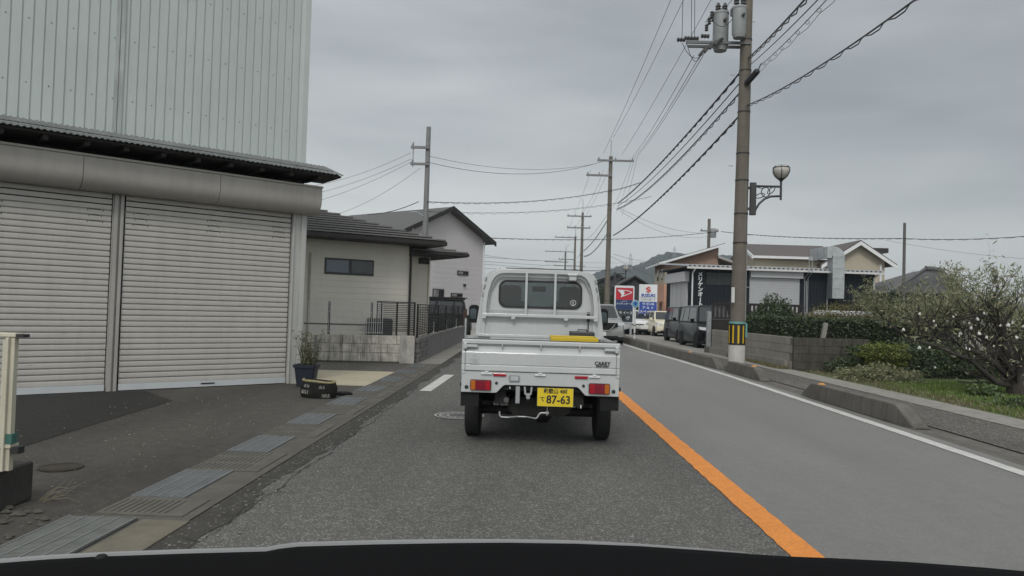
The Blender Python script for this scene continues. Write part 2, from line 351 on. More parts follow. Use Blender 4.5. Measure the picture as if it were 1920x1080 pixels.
for i, (a, c) in enumerate([(4.5, 4.93)]+[(GY[i][1], GY[i+1][0]) for i in range(7)]):
    t = thing('drain_cover', 'slotted concrete drain cover, '+['nearest the camera beside the kerb step', 'between the two nearest flat steel grates', 'second of the slotted ones beyond the nearest flat grate', 'level with the right end of the shutters', 'in front of the folded tyre', 'just past the building corner', 'along the beige driveway', 'nearest the block wall'][i], 'drain cover', (-2.43, a, 0), 0, 'slotted concrete covers in the left gutter')
    d = c-a-.02
    MB().box(-.18, .36, .01, d, .0045, .0105).build('slab', SLC, t)
    b = MB(); n = 10
    for j in range(n):
        x = -.15+j*.042
        for q in range(3 if d > .5 else 1): b.box(x, x+.006, .06+q*.25, .06+q*.25+.19 if d > .5 else d-.06, .0108, .0125)
    b.build('slots', SLOT2, t)
t = thing('drain_grate', 'coarse open mesh steel grate nearest the camera, low beside the guard rail block', 'drain grate', (-2.49, 3.1, 0))
b = MB(); 
MB().box(-.22, .2, 0, 1.33, .0045, .006).build('pit', SLOT, t)
for i in range(5): b.box(-.22+.1*i, -.212+.1*i, 0, 1.33, .0065, .02)
b.build('bearing_bars', LIN, t)
b = MB()
for i in range(66): b.box(-.215, .19, .01+i*.02, .0165+i*.02, .0065, .017)
b.build('cross_bars', mat('dull_green_steel', (.15, .16, .15), .6, var=.25, vs=9), t)
CONY = mat('sandy_concrete', (.13, .118, .09), .9, var=.25, vs=5, fine=.2, bump=.5)
MB().box(-2.26, -1.98, 2.5, 4.42, -.02, .012).build('kerb_slab', CONY)['kind'] = 'structure'
# cracks along the left edge of the lane
CRK = mat('crack_dark', (.016, .015, .014), .95)
for k, (x, y, L_, sd_) in enumerate(((-1.76, 3.9, 3.4, 1), (-1.77, 6.6, 5.5, 3), (4.76, 6.0, 12, 4))):
    r = random.Random(sd_); b = MB(); pts = [(x, y)]; dx = 0
    while pts[-1][1] < y+L_: dx = dx*.3+r.uniform(-.014, .014)+(x-pts[-1][0])*.12; pts.append((pts[-1][0]+dx*(1 if k < 2 else .25), pts[-1][1]+r.uniform(.03, .08)))
    for (p, q) in zip(pts, pts[1:]):
        w = r.uniform(.001, .005); b.quad((p[0]-w, p[1], .0065), (p[0]+w, p[1], .0065), (q[0]+w, q[1], .0065), (q[0]-w, q[1], .0065))
        if r.random() < .12 and k < 2:
            e0 = (q[0]+r.uniform(-.2, .2), q[1]+r.uniform(-.05, .15)); b.quad((q[0], q[1]-.004, .0066), (q[0], q[1]+.004, .0066), (e0[0], e0[1]+.001, .0066), (e0[0], e0[1]-.001, .0066))
    struct(b.build('road_crack', CRK, fix=False))
# ---------------------------------------------------------------- kerb blocks on the right
REFL = mat('orange_reflector', (.52, .22, .02), .35)
def kerb(y0, y1, x0, x1, lab, refl, h=.245, r0=.5, r1=.45):
    t = thing('kerb_block', lab, 'kerb block', (x0, y0, 0), 0, 'raised concrete kerb blocks along the footpath')
    n = max(2, int((y1-y0)/.5)); s = []
    for i in range(n+1):
        f = i/n; y = (y1-y0)*f; x = (x1-x0)*f-.035*math.sin(math.pi*f)*0
        hh = h
        s.append([(x-.03, y, 0), (x+.0, y, hh), (x+.17, y, hh), (x+.22, y, 0)])
    s = [[(s[0][0][0]+.02, -r0, 0), (s[0][0][0]+.05, -r0, .03), (s[0][2][0], -r0, .03), (s[0][3][0], -r0, 0)]]+s+[[(s[-1][0][0]+.02, y1-y0+r1, 0), (s[-1][0][0]+.05, y1-y0+r1, .03), (s[-1][2][0], y1-y0+r1, .03), (s[-1][3][0], y1-y0+r1, 0)]]
    MB().loft(s).build('block', CON, t, bevel=.012)
    for ry in refl:
        f = ry/(y1-y0); x = (x1-x0)*f+.09
        MB().loft([[(x-.05, ry-.045, h), (x-.03, ry-.02, h+.022), (x+.03, ry-.02, h+.022), (x+.05, ry-.045, h)], [(x-.05, ry+.045, h), (x-.03, ry+.02, h+.022), (x+.03, ry+.02, h+.022), (x+.05, ry+.045, h)]]).build('reflector', REFL, t)
kerb(9.75, 12.45, 4.72, 4.66, 'long raised concrete kerb block nearest the camera with ramped pale end', [2.5])
kerb(15.75, 17.6, 4.70, 4.66, 'short raised kerb block at the foot of the utility pole', [.25], r1=.3)
kerb(18.7, 26.0, 4.56, 4.2, 'long raised kerb block running on beyond the utility pole', [2.4])
kerb(26.6, 32.2, 4.16, 4.05, 'farthest raised kerb block ending at the round blue sign', [], r0=.25)
# ---------------------------------------------------------------- metal-clad workshop, left
WA = R(42.5); Cx, Cy = -3.78, 12.2
wk = thing('workshop_building', 'tall metal clad workshop with rolling shutters, on the left of the road', 'building', (Cx, Cy, 0), WA)
SID = mat('pale_green_siding', (.43, .475, .465), .5, var=.05, vs=1.2, streak=.12, hue=(.2, .21, .2))
def rib_profile(x0, x1, pitch=.128, g=.016, w=.024):
    p = []; x = x0
    while x < x1-pitch*.5:
        p += [(x, 0), (x+pitch-w, 0), (x+pitch-w*.75, g), (x+pitch-w*.25, g)]; x += pitch
    p.append((x1, 0)); return p
pr = rib_profile(-8.6, -.09)
b = MB(); n = len(pr); Z0, Z1 = 3.44, 8.6
b.add([(x, y, Z0) for x, y in pr]+[(x, y, Z1) for x, y in pr], [(i, i+1, n+i+1, n+i) for i in range(n-1)])
b.quad((-8.6, .05, Z0), (-8.6, 5, Z0), (-8.6, 5, Z1), (-8.6, .05, Z1)); b.quad((-.02, .05, Z0), (-.02, 5, Z0), (-.02, 5, Z1), (-.02, .05, Z1)); b.quad((-8.6, 5, 0), (-.02, 5, 0), (-.02, 5, Z1), (-8.6, 5, Z1))
b.quad((-8.6, .05, Z1), (-.02, .05, Z1), (-.02, 5, Z1), (-8.6, 5, Z1))
b.build('upper_wall', SID, wk, fix=False)
b = MB(); b.box(-.09, .0, -.012, .06, 3.42, 8.62); b.box(-8.62, .02, -.04, .02, 8.6, 8.7)
b.build('corner_trim', SID, wk)
MB().box(-2.84, -2.79, -.022, .0, 3.44, 8.6).box(-2.9, -2.85, -.006, .0, 3.44, 8.6).build('joint_strip', mat('joint_strip_metal', (.36, .39, .38), .5, var=.25, vs=1.5, streak=.5, hue=(.1, .1, .1)), wk)
b = MB(); k = 0
x = -8.6+.055
while x < -.15:
    for z in ((3.52, 4.1, 4.95, 5.8, 6.65, 7.5)):
        b.lathe([(.0075, 0), (.0075, -.006), (.003, -.009)], (x, -.001, z), 'y', 6)
    x += .256
b.build('screws', mat('screw_heads', (.05, .06, .06), .5), wk)
# eave with corrugated sheet
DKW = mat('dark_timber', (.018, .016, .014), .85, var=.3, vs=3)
b = MB(); n = 400; x0, x1 = -8.8, .36; top = []; fr = []
for i in range(n+1):
    x = x0+(x1-x0)*i/n; w = .011*math.sin(2*math.pi*x/.072)
    fr.append((x, -.64, 3.40+w)); top.append((x, .0, 3.62+w))
nn = n+1
b.add(fr+top+[(p[0], p[1], p[2]-.009) for p in fr]+[(p[0], p[1], p[2]-.009) for p in top], [(i, i+1, nn+i+1, nn+i) for i in range(n)]+[(2*nn+i+1, 2*nn+i, 3*nn+i, 3*nn+i+1) for i in range(n)]+[(i, 2*nn+i, 2*nn+i+1, i+1) for i in range(n)])
b.build('corrugated_eave', mat('eave_sheet', (.13, .14, .14), .6, var=.3), wk, fix=False)
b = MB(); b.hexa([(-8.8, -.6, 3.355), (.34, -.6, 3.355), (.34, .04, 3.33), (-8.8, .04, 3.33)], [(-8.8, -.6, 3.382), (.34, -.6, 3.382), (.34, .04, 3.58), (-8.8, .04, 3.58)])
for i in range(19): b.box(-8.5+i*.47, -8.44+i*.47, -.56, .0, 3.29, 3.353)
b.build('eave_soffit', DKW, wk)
b = MB()
for i in range(34):
    x = -8.5+i*.26; b.tube([(x, -.62, 3.425), (x, -.62, 3.452)], .004, 5)
b.tube([(-8.7, -.6, 3.445), (.2, -.6, 3.445)], .005, 5); b.build('eave_wire', DRK, wk)
# header, shutter box
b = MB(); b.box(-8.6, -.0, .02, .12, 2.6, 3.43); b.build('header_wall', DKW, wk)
BOXM = mat('shutter_box_paint', (.35, .33, .305), .55, var=.07, vs=1.5, streak=.12)
pf = [(.0, 3.19), (-.34, 3.19), (-.355, 3.175), (-.36, 3.02)]
for i in range(1, 9):
    a = i/8*math.pi/2; pf.append((-.36+.2*(1-math.cos(a)), 3.0-.24*math.sin(a)))
pf += [(0, 2.76)]
for (a, c) in ((-7.2, -4.68), (-4.672, -3.3), (-3.292, -1.5), (-1.492, .14)):
    MB().prism(pf, 'x', a, c).build('shutter_box', BOXM, wk, smooth=True)
MB().box(-7.2, .15, -.37, -.345, 3.185, 3.215).build('box_flashing', BOXM, wk)
# shutters
SHU = mat('shutter_paint', (.43, .415, .39), .5, var=.06, vs=2, streak=.1)
def stainmat():
    m = SHU.copy(); m.name = 'scuffed_shutter_paint'; t = m.node_tree; bs = t.nodes['Principled BSDF']; l = t.links.new
    src = bs.inputs['Base Color'].links[0].from_socket; g = N(t, 'ShaderNodeTexCoord'); mp = N(t, 'ShaderNodeMapping'); mp.inputs['Scale'].default_value = (2.2, 1, 22)
    n = N(t, 'ShaderNodeTexNoise', i_Scale=1.0, i_Detail=4.0, i_Roughness=.7); l(g.outputs['Object'], mp.inputs[0]); l(mp.outputs[0], n.inputs['Vector'])
    mr = N(t, 'ShaderNodeMapRange'); mr.inputs[1].default_value = .66; mr.inputs[2].default_value = .74; mr.inputs[4].default_value = .75; l(n.outputs[0], mr.inputs[0])
    k = N(t, 'ShaderNodeMixRGB'); k.inputs[2].default_value = (.06, .055, .05, 1); l(mr.outputs[0], k.inputs[0]); l(src, k.inputs[1]); l(k.outputs[0], bs.inputs['Base Color']); return m
SHU2 = stainmat()
def shutter(x0, x1, zt=2.78):
    prof = []; z = .1; p = .081
    while z < zt:
        prof += [(.022, z), (-.003, z+.002), (-.0065, z+.012), (-.0075, z+.036), (-.0065, z+.06), (-.002, z+.067), (.022, z+.069), (.022, z+p-.0015)]; z += p
    b = MB(); n = len(prof)
    b.add([(x0, y, zz) for y, zz in prof]+[(x1, y, zz) for y, zz in prof], [(i, i+1, n+i+1, n+i) for i in range(n-1)])
    s = b.build('shutter', SHU2, wk, fix=False)
    r = MB().box(x0, x1, -.022, .012, .012, .1).build('bottom_rail', mat('rail_aluminium', (.5, .53, .55), .45, metal=.1, var=.06), s)
    MB().box((x0+x1)/2-.1, (x0+x1)/2+.1, -.028, -.0215, .048, .068).build('rail_plate', DRK, s)
    b = MB()
    for cx in (x0+.2, (x0+x1)/2, x1-.2):
        for (dz, wd) in ((2.52, .07), (2.36, .07), (2.44, .05)):
            b.box(cx-wd, cx+wd, -.0105, -.0065, dz, dz+.007)
            b.box(cx-wd-.03, cx-wd-.02, -.0105, -.0065, dz-.02, dz); b.box(cx+wd+.02, cx+wd+.03, -.0105, -.0065, dz-.02, dz)
    b.build('vent_slots', SLOT, s)
shutter(-2.68, -.22); shutter(-5.6, -2.86); shutter(-8.4, -5.75)
PST = mat('post_paint', (.40, .405, .39), .5, var=.08, vs=2, streak=.25, hue=(.15, .13, .1))
b = MB(); b.box(-.2, -.0, -.05, .1, 0, 2.9); b.box(-.20, -.175, -.075, -.05, 0, 2.9); b.box(-.06, .02, -.08, -.05, 0, 2.9); b.box(.02, .05, -.04, .1, 0, 3.2)
b.build('corner_post', PST, wk, bevel=.004)
PSG = mat('grey_post_paint', (.34, .33, .31), .5, var=.08, streak=.2)
for xa in (-2.77, -5.675):
    b = MB(); b.box(xa-.075, xa+.075, .0, .1, 0, 2.9); b.box(xa-.06, xa-.01, -.04, -.0, 0, 2.9); b.box(xa+.02, xa+.06, -.04, -.0, 0, 2.9); b.build('guide_post', PSG, wk, bevel=.003)
MB().box(-8.6, -8.4, .0, .12, 0, 3.4).build('corner_post', PST, wk)
MB().box(-.03, -.02, .1, 5, 0, 3.44).build('side_wall', SID, wk); MB().box(-8.6, -8.5, .12, 5, 0, 3.44).build('side_wall', SID, wk)
# ---------------------------------------------------------------- guard rail post at the far left
CRM = mat('cream_rail_paint', (.48, .46, .37), .5, var=.1, vs=6, streak=.3, hue=(.2, .17, .11))
gr = thing('guard_rail', 'cream steel guard rail post on a dark concrete block at the left edge', 'guard rail', (-3.02, 4.5, 0))
b = MB(); b.box(-1.3, -.16, -.12, .28, 0, .25, .01); b.build('footing', mat('dark_footing', (.035, .033, .03), .9, var=.3, vs=8, bump=.6, bs=40), gr)
b = MB(); b.box(-.155, -.11, -.02, .02, .25, 1.07); b.box(-.155, -.135, -.04, .05, .25, 1.06); b.build('post', CRM, gr, bevel=.004)
b = MB(); b.box(-.19, -.17, -.01, .05, .42, 1.06); b.build('post', CRM, gr)
for z in (1.075, .40):
    MB().box(-1.3, -.1, -.03, .05, z-.012, z+.012).build('rail', CRM, gr, bevel=.004)
    MB().box(-.1, -.055, -.025, .035, z-.014-(.03 if z < 1 else 0), z+.006-(.01 if z < 1 else 0)).build('rail_stub', DRK, gr)
MB().box(-.158, -.096, -.026, .024, .415, .475).build('tape_band', mat('green_tape', (.04, .12, .1), .6), gr)
# manhole covers
def manhole(name, x, y, r, z, m, m2, lab):
    t = thing(name, lab, 'manhole cover', (x, y, 0))
    MB().lathe([(r, z), (r, z+.006)], n=40).build('lid', m, t)
    b = MB()
    for rr in (r*.98, r*.8, r*.5):
        v = []; n = 40
        for k in range(n):
            a = 2*math.pi*k/n; v += [((rr)*math.cos(a), rr*math.sin(a), z+.0085), ((rr-r*.07)*math.cos(a), (rr-r*.07)*math.sin(a), z+.0085)]
        b.add(v, [(2*i, 2*((i+1) % n), 2*((i+1) % n)+1, 2*i+1) for i in range(n)])
    if m2 is not m:
        for k in range(18):
            a = 2*math.pi*k/18; c, s = math.cos(a), math.sin(a); w = r*.03
            b.quad((c*r*.55-s*w, s*r*.55+c*w, z+.0085), (c*r*.55+s*w, s*r*.55-c*w, z+.0085), (c*r*.75+s*w, s*r*.75-c*w, z+.0085), (c*r*.75-s*w, s*r*.75+c*w, z+.0085))
    b.build('rim_pattern', m2, t, fix=False)
manhole('manhole_cover', -3.56, 5.68, .155, .003, mat('rusty_iron', (.045, .038, .03), .7, var=.3, vs=15), mat('rusty_iron', (0, 0, 0)), 'small dark round iron cover in the apron beside the guard rail')
manhole('manhole_cover', -.82, 9.1, .31, .002, mat('iron_lid', (.07, .07, .068), .6, var=.2, vs=15), mat('worn_iron_pattern', (.4, .4, .38), .6), 'round manhole cover with pale ring pattern beside the left wheel of the truck')
# dry twigs and rubble by the block
t = thing('dry_weed', 'pale dry weed stems sprawling beside the guard rail block', 'weed', (-3.08, 4.75, 0))
b = MB(); rr = random.Random(3)
for k in range(16):
    a = rr.uniform(-.4, 1.4); p = Vector((rr.uniform(-.05, .03), rr.uniform(-.05, .05), 0)); d = Vector((math.cos(a), math.sin(a)*.5, rr.uniform(.2, 1.2))).normalized(); pts = [p]
    for i in range(5):
        d = (d+Vector((rr.uniform(-.3, .3), rr.uniform(-.3, .3), rr.uniform(-.4, .2)))).normalized(); pts.append(pts[-1]+d*rr.uniform(.02, .06)); pts[-1].z = max(.006, pts[-1].z)
    b.tube(pts, [.002, .0018, .0015, .0012, .001, .0008], 4)
b.build('stems', mat('dry_straw', (.2, .18, .135), .9), t)
b = MB()
for k in range(150):
    x = -3.2+rr.uniform(-.6, .45); y = 4.15+rr.uniform(-.6, .42); s = rr.uniform(.008, .035)
    b.lathe([(s*.7, 0), (s, s*.3), (s*.6, s*.7)], (x, y, 0), n=rr.choice((4, 5, 6)), sc=(1, rr.uniform(.5, 1)))
o = b.build('gravel', mat('dark_rubble', (.07, .066, .055), .95, var=.4, vs=20)); o['kind'] = 'stuff'
b = MB()
for k in range(420):
    if k < 160: x, y = rr.uniform(-1.99, -1.6), rr.uniform(3.8, 14)
    elif k < 300: x, y = rr.uniform(-5, -2.9), rr.uniform(4.5, 10)
    else: x, y = rr.uniform(4.95, 6.2), rr.uniform(7, 18)
    s = rr.uniform(.004, .012)
    b.lathe([(s*.7, 0), (s, s*.3), (s*.5, s*.7)], (x, y, .004 if x < 4 else .012), n=5, sc=(1, rr.uniform(.5, 1)))
o = b.build('gravel', mat('pale_pebbles', (.19, .185, .165), .9, var=.4, vs=9)); o['kind'] = 'stuff'
# ---------------------------------------------------------------- folded tyre and planter
def rrect(x0, x1, z0, z1, r, n=5):
    p = []
    for cx, cz, a0 in ((x1-r, z1-r, 0), (x0+r, z1-r, 90), (x0+r, z0+r, 180), (x1-r, z0+r, 270)):
        for i in range(n+1):
            a = R(a0+90*i/n); p.append((cx+r*math.cos(a), cz+r*math.sin(a)))
    return p
ty = thing('old_tyre', 'squashed old tyre with yellow rim and white paint marks beside the dark blue planter', 'tyre', (-2.93, 10.45, 0), R(-14)); ty.scale = (1, 1, .88)
def oval(a, bb, z, n=36, tilt=0.): return [(a*math.cos(2*math.pi*k/n)*(1), bb*math.sin(2*math.pi*k/n), z+tilt*math.cos(2*math.pi*k/n)) for k in range(n)]
TR = mat('old_tyre_rubber', (.014, .014, .013), .85, var=.4, vs=12, bump=.6, bs=50, spec=.15)
b = MB(); b.loft([oval(.17, .1, .16), oval(.215, .13, .03), oval(.25, .165, .0), oval(.27, .19, .05), oval(.27, .19, .17), oval(.245, .165, .25, tilt=-.012), oval(.215, .135, .265, tilt=-.012), oval(.18, .11, .235), oval(.17, .1, .16)], cap=False)
b.build('carcass', TR, ty, smooth=True)
b = MB(); n = 36
ring = [Vector((.232*math.cos(a), .152*math.sin(a), .262-.012*math.cos(a)+.006*math.sin(3*a))) for a in [R(-178+i*8) for i in range(31)]]
b.tube(ring, .019, 8); b.build('rim_hose', mat('yellowed_rim', (.24, .21, .11), .7, var=.25, vs=20), ty, smooth=True)
b = MB(); r3 = random.Random(8)
def tyre_pt(a, z): return Vector((.272*math.cos(a), .192*math.sin(a), z))
for g0, z0, z1, cnt in ((-118, .17, .215, 6), (-66, .155, .205, 5), (-132, .07, .13, 9), (-58, .02, .075, 8)):
    for k in range(cnt):
        a = R(g0+k*3.6); b.tube([tyre_pt(a, z0), tyre_pt(a+r3.uniform(-.05, .05), (z0+z1)/2), tyre_pt(a+r3.uniform(-.05, .05), z1)], .0035, 4)
b.build('paint_marks', mat('chalky_paint', (.3, .3, .28), .8, var=.3, vs=60), ty)
rk = thing('rubber_scrap', 'flat dark rubber scrap on the drain edge beside the squashed tyre', 'scrap', (-2.66, 10.8, .01), R(-20))
MB().loft([oval(.13, .09, 0, 14), oval(.14, .1, .02, 14), oval(.1, .06, .035, 14)]).build('scrap', TR, rk)
pt = thing('plant_pot', 'dark blue square planter of upright leggy stems at the building corner', 'planter', (-3.5, 11.75, 0)); pt.scale = (.86, .86, 1)
b = MB(); b.loft([rrect(-.15, .15, -.13, .13, .03), rrect(-.2, .2, -.17, .17, .03)]) if 0 else None
def rl(s, z): return [(x*s, y*s*.85, z) for x, y in rrect(-.2, .2, -.2, .2, .05)]
b.loft([rl(.72, 0), rl(.95, .3), rl(1.06, .3), rl(1.08, .345), rl(.95, .345), rl(.92, .3)]); b.build('pot', mat('navy_plastic', (.009, .013, .026), .5, var=.1), pt, smooth=True)
rn = np.random.default_rng(4); b = MB(); LC = []
for k in range(34):
    a = rr.uniform(0, 6.28); q = rr.uniform(0, .15); p = Vector((q*math.cos(a), q*math.sin(a), .3)); d = Vector((math.cos(a)*.13, math.sin(a)*.13, 1)); h = rr.uniform(.25, .62); pts = [p]
    for i in range(5):
        d = (d+Vector((rr.uniform(-.14, .14), rr.uniform(-.14, .14), 0))).normalized(); pts.append(pts[-1]+d*h/5)
        for j in range(5 if k % 2 else 2): LC.append(pts[-1]+Vector((rr.uniform(-.04, .04), rr.uniform(-.04, .04), rr.uniform(-.06, .02))))
    b.tube(pts, [.005, .004, .004, .003, .0025, .002], 4)
b.build('stems', mat('brown_stem', (.07, .06, .035), .9), pt)
LF_D = leafmat('dark_leaf', [(.018, .032, .012), (.035, .06, .02), (.06, .09, .03), (.03, .045, .02)])
nquads('leaves', leaves(np.array(LC), .05, .4, rn, .1), leafmat('pot_leaf', [(.05, .07, .03), (.1, .13, .05), (.12, .1, .05)]), pt)
# ---------------------------------------------------------------- the kei truck
TX, TY = .113, 7.0
tk = thing('kei_truck', 'white kei pickup truck ahead in our lane with yellow number plate', 'truck', (TX, TY, 0))
TW = mat('truck_white', (.43, .45, .455), .38, var=.05, vs=2.5, streak=.06, hue=(.3, .3, .28), coat=.25, fine=.02, fs=30)
TWD = mat('truck_white_dirty', (.34, .355, .36), .5, var=.1, vs=3, streak=.12, hue=(.22, .2, .17))
SEAL = mat('black_seal', (.012, .012, .013), .6)
# tailgate
gp = [(.02, 1.028), (-.02, 1.03), (-.028, 1.022), (-.028, .992), (-.012, .984), (.002, .972), (.0, .945), (-.022, .915), (-.026, .905), (-.024, .80), (-.016, .794), (-.023, .788), (-.025, .742), (-.018, .736), (.03, .736), (.03, 1.02)]
g = MB().prism(gp, 'x', -.735, .735).build('tailgate', TW, tk, smooth=False, bevel=.003)
MB().box(-.73, .73, -.012, .016, 1.0305, 1.037).build('top_edge', DRK, g)
b = MB()
for s in (-1, 1): b.prism([(s*.655-.065, .957), (s*.655+.07, .957), (s*.655+.07, .982), (s*.655-.065, .982)] if s > 0 else [(s*.655-.07, .957), (s*.655+.065, .957), (s*.655+.065, .982), (s*.655-.07, .982)], 'y', -.045, -.005)
for s in (-1, 1): b.box(s*.705-.016, s*.705+.016, -.05, -.02, .94, 1.0)
b.build('latch', TW, g, bevel=.006)
for x in (-.36, -.0, .36):
    MB().box(x-.006, x+.006, -.034, .0, .965, .995).cyl((x, -.03, .972), (x, -.026, .945), .005, 6).build('rope_hook', TWD, g)
# thin edges of the gate joints
MB().box(-.705, -.7025, -.030, -.02, .738, .99).box(.7025, .705, -.030, -.02, .738, .99).build('joint_line', SEAL, g)
text('emblem', 'CARRY', .048, mat('emblem_dark', (.03, .03, .035), .4), g, (.575, -.0275, .838), (1, 0, 0), (0, 0, 1), .0015, bold=.002, sx=.95)
text('emblem', 'SUPER CARRY', .02, MATS['emblem_dark'], g, (.575, -.0275, .812), (1, 0, 0), (0, 0, 1), .0012, sx=.95, bold=.001)
PRT = mat('faint_print', (.33, .35, .36), .6)
b = MB()
for (a, c, d, e_) in ((-.655, -.573, .85, .852), (-.655, -.573, .806, .808), (-.655, -.653, .806, .852), (-.575, -.573, .806, .852)): b.box(a, c, -.0275, -.0262, d-.005, e_-.005)
b.build('sticker', PRT, g); text('sticker', '350', .034, PRT, g, (-.612, -.0265, .824), (1, 0, 0), (0, 0, 1), .0012); text('sticker', '火', .03, PRT, g, (-.62, -.0265, .875), (1, 0, 0), (0, 0, 1), .001)
# side gates
for s in (-1, 1):
    b = MB(); b.prism([(s*.70, .71), (s*.738, .71), (s*.742, .74), (s*.738, .80), (s*.742, .81), (s*.742, .905), (s*.728, .94), (s*.728, .985), (s*.738, .995), (s*.738, 1.025), (s*.715, 1.03), (s*.705, 1.0)], 'y', .035, 1.42)
    b.build('side_gate', TW, tk, bevel=.003)
    MB().box(s*.72-.018, s*.72+.018, -.018, .034, .705, 1.02).build('gate_post', TW, tk, bevel=.006)
MB().box(-.72, .72, .03, 1.42, .68, .705).build('bed_floor', TWD, tk)
# rear panel under the gate
ol = [(-.735, .732), (-.735, .535), (-.425, .535), (-.40, .54), (-.345, .60), (-.325, .612), (.345, .612), (.365, .60), (.42, .54), (.445, .535), (.735, .535), (.735, .732)]
rpn = MB().prism(ol, 'y', -.012, .03).build('rear_panel', TW, tk, bevel=.006)
MB().box(-.735, .735, .03, .034, .62, .7).box(-.735, .735, .0, .02, .7325, .7355).build('gap', SEAL, rpn)
for x in (-.5, .0, .505): MB().box(x-.05, x+.05, -.03, -.012, .706, .722).box(x-.018, x+.018, -.036, -.012, .722, .735).build('hinge', WHT, rpn, bevel=.003)
RED = mat('red_lens', (.17, .006, .02), .15, coat=.5, spec=.6); RED2 = mat('bright_red_lens', (.30, .008, .02), .15, coat=.5); AMB = mat('amber_lens', (.40, .11, .01), .15, coat=.5)
for x in (-.378, .382): MB().box(x-.061, x+.061, -.026, -.012, .692, .717, .005).build('reflector', RED2, tk, bevel=.003)
for s in (-1, 1):
    t_ = MB().prism(rrect(s*.552-.098, s*.552+.098, .555, .655, .014), 'y', -.028, -.01).build('tail_lamp', mat('lamp_housing', (.05, .01, .01), .4), tk)
    MB().prism(rrect(s*.552+s*.045-.046, s*.552+s*.045+.046, .562, .648, .01) if 0 else rrect(min(s*.602, s*.643), max(s*.602, s*.643), .562, .648, .009), 'y', -.036, -.026).build('amber_lens', AMB, t_, bevel=.003)
    MB().prism(rrect(min(s*.512, s*.600), max(s*.512, s*.600), .562, .648, .006), 'y', -.035, -.026).build('red_lens', RED, t_, bevel=.003)
    MB().prism(rrect(min(s*.462, s*.510), max(s*.462, s*.510), .562, .648, .009), 'y', -.036, -.026).build('red_lens', RED2, t_, bevel=.003)
    for (xx, zz, rr_) in ((s*.405, .627, .014), (s*.685, .583, .018)):
        MB().lathe([(rr_, 0), (rr_, -.006), (rr_*.6, -.008)], (xx, -.012, zz), 'y', 14).build('plug', mat('green_black_plug', (.01, .02, .018), .6), rpn)
t_ = MB().prism(rrect(-.29, -.19, .645, .705, .012), 'y', -.022, -.01).build('reverse_lamp', mat('grey_lamp_rim', (.22, .23, .24), .4), tk)
MB().prism(rrect(-.277, -.203, .655, .695, .008), 'y', -.028, -.02).build('lens', mat('clear_lens', (.42, .43, .45), .1, coat=.6), t_, bevel=.003)
# number plate
pl = MB().box(-.02, .31, -.04, -.036, .43, .6, .006).build('number_plate', mat('plate_yellow', (.62, .47, .015), .45, var=.06), tk, bevel=.002)
INK = mat('plate_ink', (.012, .012, .012), .5)
text('lettering', '和歌山 480', .05, INK, pl, (.145, -.0405, .568), (1, 0, 0), (0, 0, 1), .0015, bold=.0012, sx=.92)
text('lettering', '87-63', .105, INK, pl, (.175, -.0405, .490), (1, 0, 0), (0, 0, 1), .0015, bold=.0025, sx=.93)
text('lettering', 'て', .05, INK, pl, (.026, -.0405, .492), (1, 0, 0), (0, 0, 1), .0015, bold=.001)
for x in (.045, .245): MB().lathe([(.008, 0), (.008, -.005)], (x, -.0405, .588), 'y', 8).build('bolt', CHR, pl)
b = MB()
b.box(-.022, .312, -.0412, -.0395, .43, .4325).box(-.022, .312, -.0412, -.0395, .598, .6005).box(-.0222, -.0195, -.0412, -.0395, .43, .6).box(.309, .312, -.0412, -.0395, .43, .6); b.build('plate_frame', mat('plate_rim', (.4, .35, .12), .5), pl)
# wheels, flaps, underbody
def wheel(parent, x, y, r, w, side, nm='wheel', rimm=None, rr_=.62):
    h = w/2; t_ = MB().lathe([(r*rr_, -h), (r*.9, -h), (r*.985, -h*.82), (r, -h*.5), (r, h*.5), (r*.985, h*.82), (r*.9, h), (r*rr_, h)], (x, y, r), 'x', 28).build(nm, mat('tyre_rubber', (.022, .022, .023), .85, var=.2, spec=.2), parent, smooth=True)
    MB().lathe([(r*rr_, -h*.6*side), (r*rr_, h*.75*side), (r*rr_*.8, h*.6*side), (r*.25, h*.55*side), (r*.1, h*.8*side)], (x, y, r), 'x', 20).build('rim', rimm or mat('rim_silver', (.4, .41, .42), .4, metal=.5), t_, smooth=True)
    return t_
for s in (-1, 1):
    wl = wheel(tk, s*.655+.012*(s < 0)*-1, .80, .272, .152, s); wheel(tk, s*.63, 2.70, .272, .152, s)
    b = MB()
    for k in (-.045, -.015, .015, .045): b.lathe([(.2725, -.003), (.2735, -.003), (.2735, .003), (.2725, .003)], (s*.655+.012*(s < 0)*-1+k, .80, .272), 'x', 40)
    b.build('tread_groove', SLOT, wl)
    MB().hexa([(s*.655-.085, .03, .4), (s*.655+.085, .03, .4), (s*.655+.085, .042, .4), (s*.655-.085, .042, .4)], [(s*.655-.085, .02, .54), (s*.655+.085, .02, .54), (s*.655+.085, .04, .54), (s*.655-.085, .04, .54)]).build('mud_flap', BLK, tk)
    MB().box(s*.742-.006, s*.742+.012, -.0, .03, .585, .62).build('marker_lamp', SEAL, tk)
UND = mat('underbody_black', (.010, .0095, .009), .75, var=.3, vs=9)
b = MB(); b.box(-.42, -.32, .1, 3.2, .42, .66).box(.32, .42, .1, 3.2, .42, .66); b.box(-.45, .45, .62, .66, .36, .64).box(-.7, .7, .04, .08, .56, .70).box(-.6, .6, 1.3, 2.6, .33, .6)
b.box(-.3, .31, .25, .85, .3, .47, .06); b.box(-.66, .66, .95, .97, .34, .68); b.build('chassis', UND, tk)
b = MB(); b.cyl((-.6, .8, .272), (.6, .8, .272), .045, 10); b.lathe([(.05, -.1), (.12, -.05), (.12, .05), (.05, .1)], (.05, .8, .272), 'x', 14); b.build('rear_axle', UND, tk, smooth=True)
b = MB()
